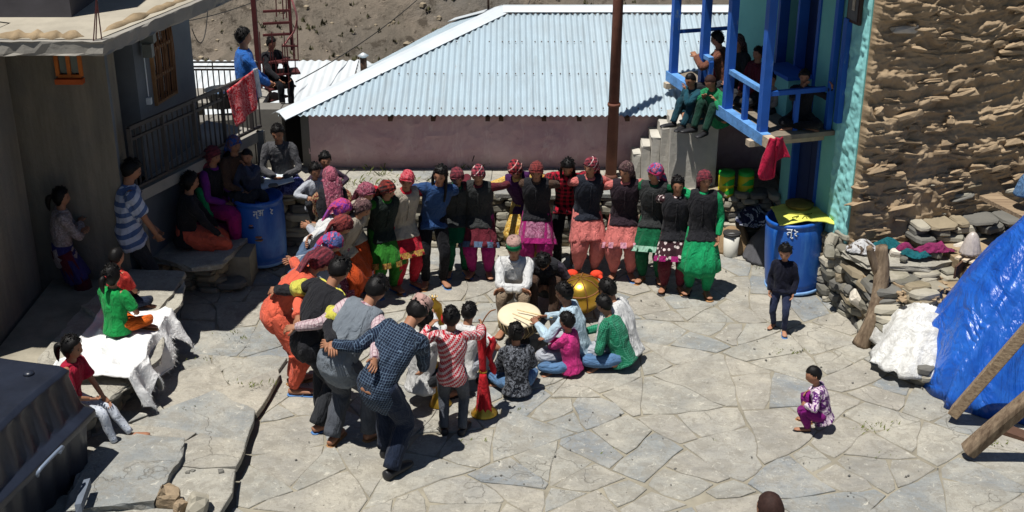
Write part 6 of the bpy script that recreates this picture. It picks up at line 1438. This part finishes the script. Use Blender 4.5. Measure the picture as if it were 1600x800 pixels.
dan('man in grey waistcoat over pink check shirt bending forward with arms round both neighbours', (588, 452), 1.72, 42, -32, side=9, top=(PKC, 'long', .06), vest=(GRV, .09), bottom=('wide', GRY), hair='short', stride=-.14, visible_face=False)
dan('young man in a black sweater with yellow bands leaning into the ring', (530, 422), 1.70, 32, -42, side=6, top=(BLK, 'long', .06, 'sweater'), bottom=('wide', DGT), hair='short', stride=.14, hp=6, visible_face=False)
dan('woman in coral tunic with a maroon scarf behind the black sweater', (503, 407), 1.66, 46, -78, top=(CORAL, 'long', .06), tunic=(CORAL, 1.15), bottom=('salwar', CORAL), scarf=S_MAR, tail=.45)
dan('woman with a magenta and blue headscarf bent low on the left of the ring', (520, 380), 1.62, 44, -84, top=(BLUS, 'long', .06), tunic=(MAUVE, 1.0), bottom=('salwar', MAG), scarf=S_MGB, tail=.4)
dan('smiling woman with a small rust check scarf and pale grey shawl', (536, 352), 1.60, 40, -88, top=(GRB, 'long', .06), tunic=(GRB, .9), bottom=('salwar', MRN), scarf=S_RBR, vest=(BLK, .05))
dan('woman with a long purple print scarf in the left line of dancers', (535, 326), 1.58, 38, -92, top=(WHT, 'long', .06), tunic=(FLO2, 1.0), bottom=('salwar', ORG), scarf=S_PUR, tail=.5)
dan('woman with a grey-brown scarf in dark waistcoat, head down beside the purple scarf', (567, 325), 1.52, 32, -110, top=(BGE, 'long', .06), tunic=(ORG, 1.1), bottom=('salwar', ORG), scarf=S_BRN, vest=(BEI, .10), tail=.2)
dan('woman with a dusty pink scarf and white shoulder behind the brown scarf', (573, 300), 1.54, 26, -118, top=(WHT, 'long', .06), tunic=(ORG, 1.15, PKB), bottom=('salwar', ORG), scarf=S_PNK, vest=(BEI, .10), tail=.35)
dan('woman in black waistcoat and green tunic with a red plaid scarf over her hair', (606, 296), 1.55, 24, -150, top=(GRN1, 'long', .06), tunic=(GRN1, 1.05, GLD), bottom=('salwar', GRN1), vest=(F_('bottle_black', S(34, 44, 40)), .11), scarf=S_PLD, hy=20)
dan('woman in a beige waistcoat and red tunic with a bright red scarf', (636, 281), 1.58, 18, -150, top=(RED1, 'long', .06), tunic=(RED1, 1.0, GLD), bottom=('salwar', RED1), vest=(BEI, .12), scarf=S_RED, hy=-30, tail=.1)
dan('long haired youth in a denim shirt and black trousers, head bowed to the side', (688, 273), 1.64, 20, -172, top=(DNS, 'long', .08), bottom=('trousers', BKT), hair='long', side=-8, hy=-20, arms=None, shoe='sandal')
dan('woman in dark grey waistcoat and green salwar with a small maroon scarf', (714, 276), 1.52, 24, -172, top=(DGN, 'long', .06), tunic=(DGN, .9), bottom=('salwar', DGN), vest=(DGR, .12), scarf=S_MAR, tail=.08)
dan('woman in grey waistcoat and plum tunic with a check cap-like scarf', (747, 272), 1.54, 20, 176, top=(MRN, 'long', .06), tunic=(MRN, 1.0, BLUS), bottom=('salwar', MAG), vest=(DGR, .12), scarf=S_CHK, tail=.05)
dan('woman in purple waistcoat and mustard tunic bowing under a red black plaid scarf', (805, 265), 1.58, 32, 172, top=(YEL, 'long', .06), tunic=(YEL, 1.1), bottom=('salwar', YEL), vest=(PUR, .12), scarf=S_BLK, side=8, hp=8)
dan('woman in black waistcoat, mauve tunic and magenta salwar with a rose scarf', (838, 267), 1.54, 18, 176, top=(BRN, 'long', .06), tunic=(MAUVE, .95, MAG), bottom=('patiala', MAG), vest=(BLK, .08), scarf=S_RBR, tail=.35)
dan('girl in red and black plaid shirt with long loose black hair', (887, 260), 1.58, 22, 178, top=(PLD, 'long', .08), bottom=('trousers', BKT), hair='long', shoe='shoe', hp=16)
dan('woman in black waistcoat and salmon salwar with a red white check scarf', (923, 260), 1.58, 14, -170, top=(SALM, 'long', .06), tunic=(SALM, .9), bottom=('patiala', SALM), vest=(F_('ink_wool', S(36, 40, 50)), .08), scarf=S_CHK, hy=-40)
dan('woman in plum waistcoat over salmon tunic with a dark patterned scarf', (978, 267), 1.56, 14, 176, top=(SALM, 'long', .06), tunic=(SALM, .98, PKB), bottom=('patiala', SALM), vest=(PBK, .09), scarf=S_BRN, hy=-30, tail=.25)
dan('woman in dark green with a pale hem border and a rose red scarf', (1023, 270), 1.56, 12, 168, top=(DGN, 'long', .06), tunic=(DGN, 1.0, LGB), bottom=('salwar', DGN), vest=(DGR, .08), scarf=S_MGB, hy=-40, tail=.45)
dan('girl with tied hair, black waistcoat and dotted white tunic', (1059, 289), 1.48, 8, 176, top=(DOT, 'long', .06), tunic=(DOT, .95, MAG), bottom=('salwar', MRN), vest=(BLK, .09), hair='bun')
dan('woman in bright green tunic and black waistcoat at the right end of the ring', (1101, 281), 1.57, 4, 172, top=(GREENC, 'long', .05), tunic=(GREENC, 1.15), bottom=('salwar', GREENC), vest=(BLK, .09), scarf=S_MAR, hy=20, tail=.1, stride=.05)
for i, p in enumerate(D):        # arms round the neighbours' backs
    nx = D[i + 1] if i + 1 < len(D) else None; pv = D[i - 1] if i > 0 else None
    lv = .3 if i < 4 else .6
    a0 = ('n', nx, .3 if i < 3 else .6) if nx else 'down'; a1 = ('n', pv, .3 if i < 4 else .6) if pv else 'down'
    p.arms = (a0, a1)
D[-1].arms = ('down', D[-1].arms[1])
D[0].arms = (('n', D[1], .3), ('w', *VY(663, 600, 9.9)))
# ---- musicians and boys in the middle
MU = 'musicians and boys gathered in the middle of the ring'
def mus(label, head, **k): return person(label, head=head, group=MU, **k)
mus('man in a white shirt and green banded cap sitting with arms folded on his knees', (803, 388), h=1.5, z=0, pose='knees', seat=.17, lean=16, face=176, top=(WHT, 'long', .03), vest=None, bottom=('trousers', KHA), cap=TPK, arms='knees', shoe='bare', feet=((-.10, .34, .06), (.10, .34, .06)))
mus('man in a dark patterned jacket bowing his head over the drums', (849, 408), h=1.52, pose='knees', seat=.12, lean=42, face=172, top=(F_('grey_plaid_jacket', S(72, 66, 78), 'plaid', S(34, 28, 40), k=18), 'long', .03, 'jacket'), vest=(BLK, .05), bottom=('trousers', BRN), arms=('lap', 'lap'), shoe='shoe', hp=18, visible_face=False)
mus('drummer in a pale blue shirt sitting and holding two sticks to the kettle drum', (882, 458), h=1.5, pose='cross', lean=18, face=72, top=(LBL, 'long', .06), bottom=('trousers', GRB), arms=((-.07, .28, .27), (.08, .27, .25)), hp=-4, skin=1)
mus('broad man in long white shirt seated right of the drummers, seen from behind', (950, 452), h=1.55, pose='cross', lean=24, face=55, top=(WHT, 'long', .05), bottom=('trousers', GRB), arms='lap', visible_face=False, girth=1.12)
mus('man in a green check shirt and jeans kneeling near the kettle drum', (944, 476), h=1.38, pose='cross', lean=24, face=62, top=(GCK, 'long', .05), bottom=('jeans', DEN), arms=(('lap'), (.06, .34, .18)), visible_face=False, shoe='bare')
mus('child in a bright pink top and jeans sitting behind the drummer', (886, 502), h=1.1, pose='cross', lean=8, face=58, kid=.6, top=(PIN, 'long', .05), bottom=('jeans', DEN), arms=((.1, .32, .12), (-.04, .24, .30)), visible_face=False)
mus('boy in a black patterned jacket and jeans sitting with his back to the view', (806, 520), h=1.26, pose='cross', lean=8, face=8, kid=.3, top=(BPR, 'long', .06, 'jacket'), bottom=('jeans', DEN), arms='lap', visible_face=False, shoe='bare')
mus('boy in a red and white knitted sweater standing with a hand on each horn', (705, 496), h=1.24, pose='stand', lean=4, face=-4, kid=.35, top=(HND, 'long', .05, 'sweater'), bottom=('trousers', GRY), arms=(('w', *G(672, 509, 1.0)), ('w', *VY(752, 508, hb.y + .0))), shoe='shoe', visible_face=False)
mus('boy in a white tee shirt squatting just behind the red checked sweater', (733, 488), h=1.35, pose='squat', lean=16, face=-28, top=(WHT, 'short', .05), bottom=('trousers', GRB), arms='knee', shoe='shoe', visible_face=False)
mus('man in white sleeves crouching half hidden behind the navy check shirt', (664, 500), h=1.5, pose='squat', lean=8, face=-40, top=(WHT, 'long', .05), bottom=('trousers', DGT), arms=('lap', ('w', *G(672, 470, .75))), hair='short', visible_face=False)
mus('person in grey sleeves sitting behind the green check shirt, face hidden by the brass drum', (903, 474), h=1.45, pose='cross', lean=10, face=100, top=(GRB, 'long', .05), bottom=('jeans', DEN), arms=('mouth', (-.02, .26, .26)), skin=0, kid=.2) if False else None
# ---- onlookers
def onl(label, head, **k):
    k.setdefault('group', 'onlookers around the yard'); return person(label, head=head, **k)
onl('woman seen from behind with a long patterned scarf, black waistcoat and floral sleeves', (516, 277), h=1.52, lean=4, face=20, top=(FLO, 'long', .06), tunic=(FLO2, 1.1), bottom=('salwar', DGN), vest=(BLK, .09), scarf=S_PNK, tail=.9, arms=('cross', 'down'), visible_face=False)
onl('small dark haired child crouching at the ledge, nearer the barrel', (492, 267), h=1.0, z=TZ, pose='squat', lean=10, face=-150, kid=.8, top=(GRB, 'long', .05), bottom=('trousers', DGT), arms='knee')
onl('small dark haired child behind the woman in the long patterned scarf', (508, 250), h=1.02, z=TZ, pose='squat', lean=6, face=-160, kid=.8, top=(F_('dark_child_top', S(60, 44, 60)), 'long', .05), bottom=('trousers', DGT), arms='knee')
onl('man in a grey hoodie sitting cross-legged on the ledge in the sun', (434, 208), h=1.48, z=TZ, pose='cross', lean=14, face=178, top=(HOD, 'long', .03, 'hoodie'), vest=None, bottom=('wide', TRP), arms='lap', shoe='shoe', hair='short')
onl('small boy in a dark jacket with his hand to his mouth', (386, 244), h=1.10, z=.55, pose='bench', seat=.2, lean=10, face=170, kid=.5, top=(F_('navy_grey_jacket', S(66, 72, 92)), 'long', .04, 'jacket'), bottom=('trousers', DGT), arms=('mouth', 'lap'), hair='crop')
onl('small child in the shade next to the boy with a hand at his mouth', (359, 246), h=1.05, z=.55, pose='bench', seat=.15, face=-150, kid=.5, top=(F_('lilac_top', S(118, 66, 130)), 'long', .04), bottom=('trousers', DGT), arms='lap')
onl('woman with a wine red scarf and violet sleeves seated in the shade', (333, 243), h=1.52, z=.25, pose='bench', seat=.35, lean=10, face=-115, top=(F_('violet_top', S(116, 44, 130)), 'long', .05), bottom=('salwar', MAG), vest=(BLK, .05), scarf=S_MAR, arms='lap')
onl('person with a blue head cloth at the back of the shaded group', (366, 226), h=1.45, z=.4, pose='bench', seat=.3, lean=6, face=-130, top=(BRN, 'long', .05), bottom=('trousers', DGT), scarf=F_('scarf_blue', S(50, 88, 160), 'print', S(120, 90, 100), k=10), arms='lap')
onl('woman with a maroon scarf, green sleeve and magenta salwar sitting second in the row', (316, 268), h=1.50, z=0, pose='bench', seat=.44, lean=14, face=-75, top=(GREENC, 'long', .05), bottom=('salwar', MAG), vest=(BLK, .05), scarf=S_MAR, arms=('knee', 'lap'))
onl('woman in a black jacket and orange suit sitting at the end of the shaded bench', (297, 284), h=1.58, z=0, pose='bench', seat=.44, lean=10, face=-72, top=(BLK, 'long', .05, 'jacket'), tunic=(CORAL, .75), bottom=('salwar', CORAL), scarf=None, hair='bun', arms=('knee', 'knee'), extra=None)
onl('man in a blue and white striped polo shirt standing in the shade', (205, 266), h=1.70, z=0, lean=6, face=-62, top=(STR, 'short', .07, 'polo_shirt'), bottom=('trousers', DGT), arms=((-.02, .14, .52), (.06, .14, .50)), shoe='shoe', girth=1.12, hp=14)
onl('girl in a beige top leaning by the grey wall with arms crossed', (95, 308), h=1.48, z=.0, lean=6, face=-66, top=(F_('beige_lace', S(150, 136, 132), 'print', S(186, 172, 170), k=30), 'long', .06), tunic=(F_('indigo_wrap', S(60, 54, 110)), .8), bottom=('salwar', MRN), arms='cross', hair='pony', hy=-10)
onl('child in a red top sitting on the slab beyond the girl in green', (182, 402), h=1.12, z=.50, pose='cross', lean=6, face=-35, kid=.6, top=(F_('red_orange_top', S(206, 62, 54)), 'short', .04), bottom=('leggings', NVT), arms='lap', hair='crop', visible_face=False)
onl('girl in a green tee shirt with a ponytail sitting cross-legged on white sacking', (175, 430), h=1.20, z=.535, pose='cross', lean=4, face=-22, kid=.6, top=(TEE, 'short', .05, 'tee_shirt'), bottom=('leggings', ORL), arms=((-.02, .17, .16), (.08, .15, .17)), hair='pony', hy=-10, visible_face=False)
onl('girl in a crimson top and white dotted leggings sitting on the bench edge', (112, 543), h=1.26, z=.17, pose='bench', seat=.30, lean=12, face=-96, kid=.5, top=(RTE, 'short', .06, 'tee_shirt'), bottom=('leggings', WDT), arms=('knee', 'lap'), hair='pony', hp=-4, feet=((-.10, .46, .055), (.06, .38, .055)))
onl('little boy in a navy sweater standing in front of the tilted blue barrel', (1227, 394), h=.98, z=0, lean=2, face=160, kid=.9, top=(F_('navy_sweater', S(22, 24, 40)), 'long', .05, 'sweater'), bottom=('jeans', F_('dark_jeans', S(48, 56, 84))), arms='down', hp=14, stride=.12, skin=2)
onl('toddler in a purple floral top and purple trousers squatting alone on the paving', (1272, 586), h=.95, z=0, pose='squat', lean=18, face=72, kid=.9, top=(PFL, 'long', .06), bottom=('salwar', PPL), arms=('knee', 'knee'), hair='crop', hy=18, visible_face=False)
onl('person with close cropped brown hair, only the head showing at the bottom edge', (1203, 797), h=1.66, z=0, lean=0, face=20, top=(BRN, 'long', .05), bottom=('trousers', DGT), hair='crop', arms='down', visible_face=False)
onl('man in a royal blue shirt standing behind the balcony railing', (380, 58), h=1.68, z=.62, lean=2, face=-70, top=(BLSH, 'long', .07), bottom=('trousers', BKT), arms=('lap', 'lap'), hair='short', visible_face=False)
onl('dark figure sitting on the maroon spiral stair', (424, 68), h=1.2, z=.98, pose='bench', seat=.28, lean=10, face=-130, top=(BLK, 'long', .05), bottom=('trousers', BKT), arms=('knee', 'knee'), visible_face=False)
BG = 'people on the blue balcony'
def bal_(label, head, **k): return person(label, head=head, group=BG, **k)
bz = BZ
bal_('person in brown reaching an arm out past the far post of the blue balcony', (1121, 61), h=1.30, z=bz, pose='cross', lean=14, face=70, top=(F_('rust_shawl', S(118, 76, 60)), 'long', .05), bottom=('trousers', DGT), arms=((-.10, .26, .34), (.0, .26, .32)))
bal_('hunched person in dark clothes against the turquoise wall at the back of the balcony', (1153, 66), h=1.25, z=bz, pose='cross', lean=8, face=130, top=(DGR, 'long', .05), bottom=('trousers', DGT), scarf=S_BRN, arms='lap')
bal_('child in a red top low on the balcony between the two far posts', (1120, 97), h=.85, z=bz - .10, pose='cross', lean=4, face=150, kid=.5, top=(RED1, 'long', .05), bottom=('trousers', MRN), arms='lap')
bal_('person with head showing just left of the thick near post', (1185, 84), h=1.15, z=bz, pose='cross', face=120, top=(MRN, 'long', .05), bottom=('trousers', DGT), arms='lap')
bal_('child in a red shirt behind the balcony handrail', (1180, 104), h=.85, z=bz - .10, pose='cross', lean=4, face=130, kid=.5, top=(RTE, 'long', .05), bottom=('trousers', GRB), arms='knee')
bal_('child in a pale top in the shade right of the thick near post', (1209, 122), h=.88, z=bz - .08, pose='cross', lean=8, face=110, kid=.4, top=(BGE, 'long', .05), bottom=('trousers', DGT), arms='lap')
bal_('youth resting his chin on his arm at the near end of the balcony', (1257, 120), h=1.10, z=bz, pose='cross', lean=8, face=165, top=(BLK, 'long', .05), bottom=('trousers', BKT), arms=((-.26, .10, .42), 'mouth'))
bal_('boy in a teal jacket sitting on the concrete landing with his hand at his chin', (1079, 125), h=1.15, z=zt, pose='knees', seat=.0, lean=18, face=128, kid=.2, top=(TEALJ, 'long', .05, 'jacket'), bottom=('trousers', F_('teal_trouser', S(30, 66, 78))), arms=('mouth', 'lap'), shoe='shoe', hair='crop')
bal_('person in green sweater sitting on the landing, boots out, head behind the post', (1110, 128), h=1.24, z=zt, pose='knees', seat=.02, lean=24, face=128, top=(GRS, 'long', .05, 'sweater'), bottom=('trousers', F_('dark_green_trouser', S(24, 60, 48))), arms=('knee', 'knee'), shoe='shoe', hair='crop', visible_face=False)
# drumsticks held by the drummer
for p in PEOPLE: build_person(p)
dp = [p for p in PEOPLE if 'drummer in a pale blue' in p.label][0]; STK = plain('pale_stick', S(206, 186, 140), .6, .1, 5, 0)
for i, (px, py, lb) in enumerate(((793, 484, 'drumstick nearer the boys, its tip on the drum skin'), (800, 478, 'drumstick farther away, its tip on the drum skin'))):
    h0 = W(dp, dp.arm[i][2]); tp = G(px + 8, py + 6, .40); d = unit(A_(*tp) - h0); g = Geo(); loft(g, [h0 - d * .08, h0 + d * .06, A_(*tp)], [.008, .008, .005], seg=8); tag(ob('drumstick', g, STK, None, True), lb, 'drumstick', 'drumsticks in the drummer\'s hands')
# yellow bands on the black sweater
p = D[2]
yr = [o for o in bpy.data.objects if o.get('label') == p.label][0]
for i in (0, 1):
    s_, e, t_ = p.arm[i]; g = Geo(); a = s_ + (e - s_) * .42; b = s_ + (e - s_) * .85; loft(g, [a, (a + b) / 2, b], [.0475 * p.h, .046 * p.h, .0435 * p.h], seg=16); ob('yellow_band', g, YBD, yr, True)
    g = Geo(); s0 = p.sh[i]; loft(g, cr([s0 + (p.spine[5] - s0) * .75 + p.d2 * .02, s0 + (p.spine[5] - s0) * .35 + p.d2 * .055, s0 + p.d2 * .055 + (s0 - p.spine[4]) * .15], 8), [.012] * 8, seg=8); ob('shoulder_stripe', g, YBD, yr, True)
run_jobs(); cloth_coords()
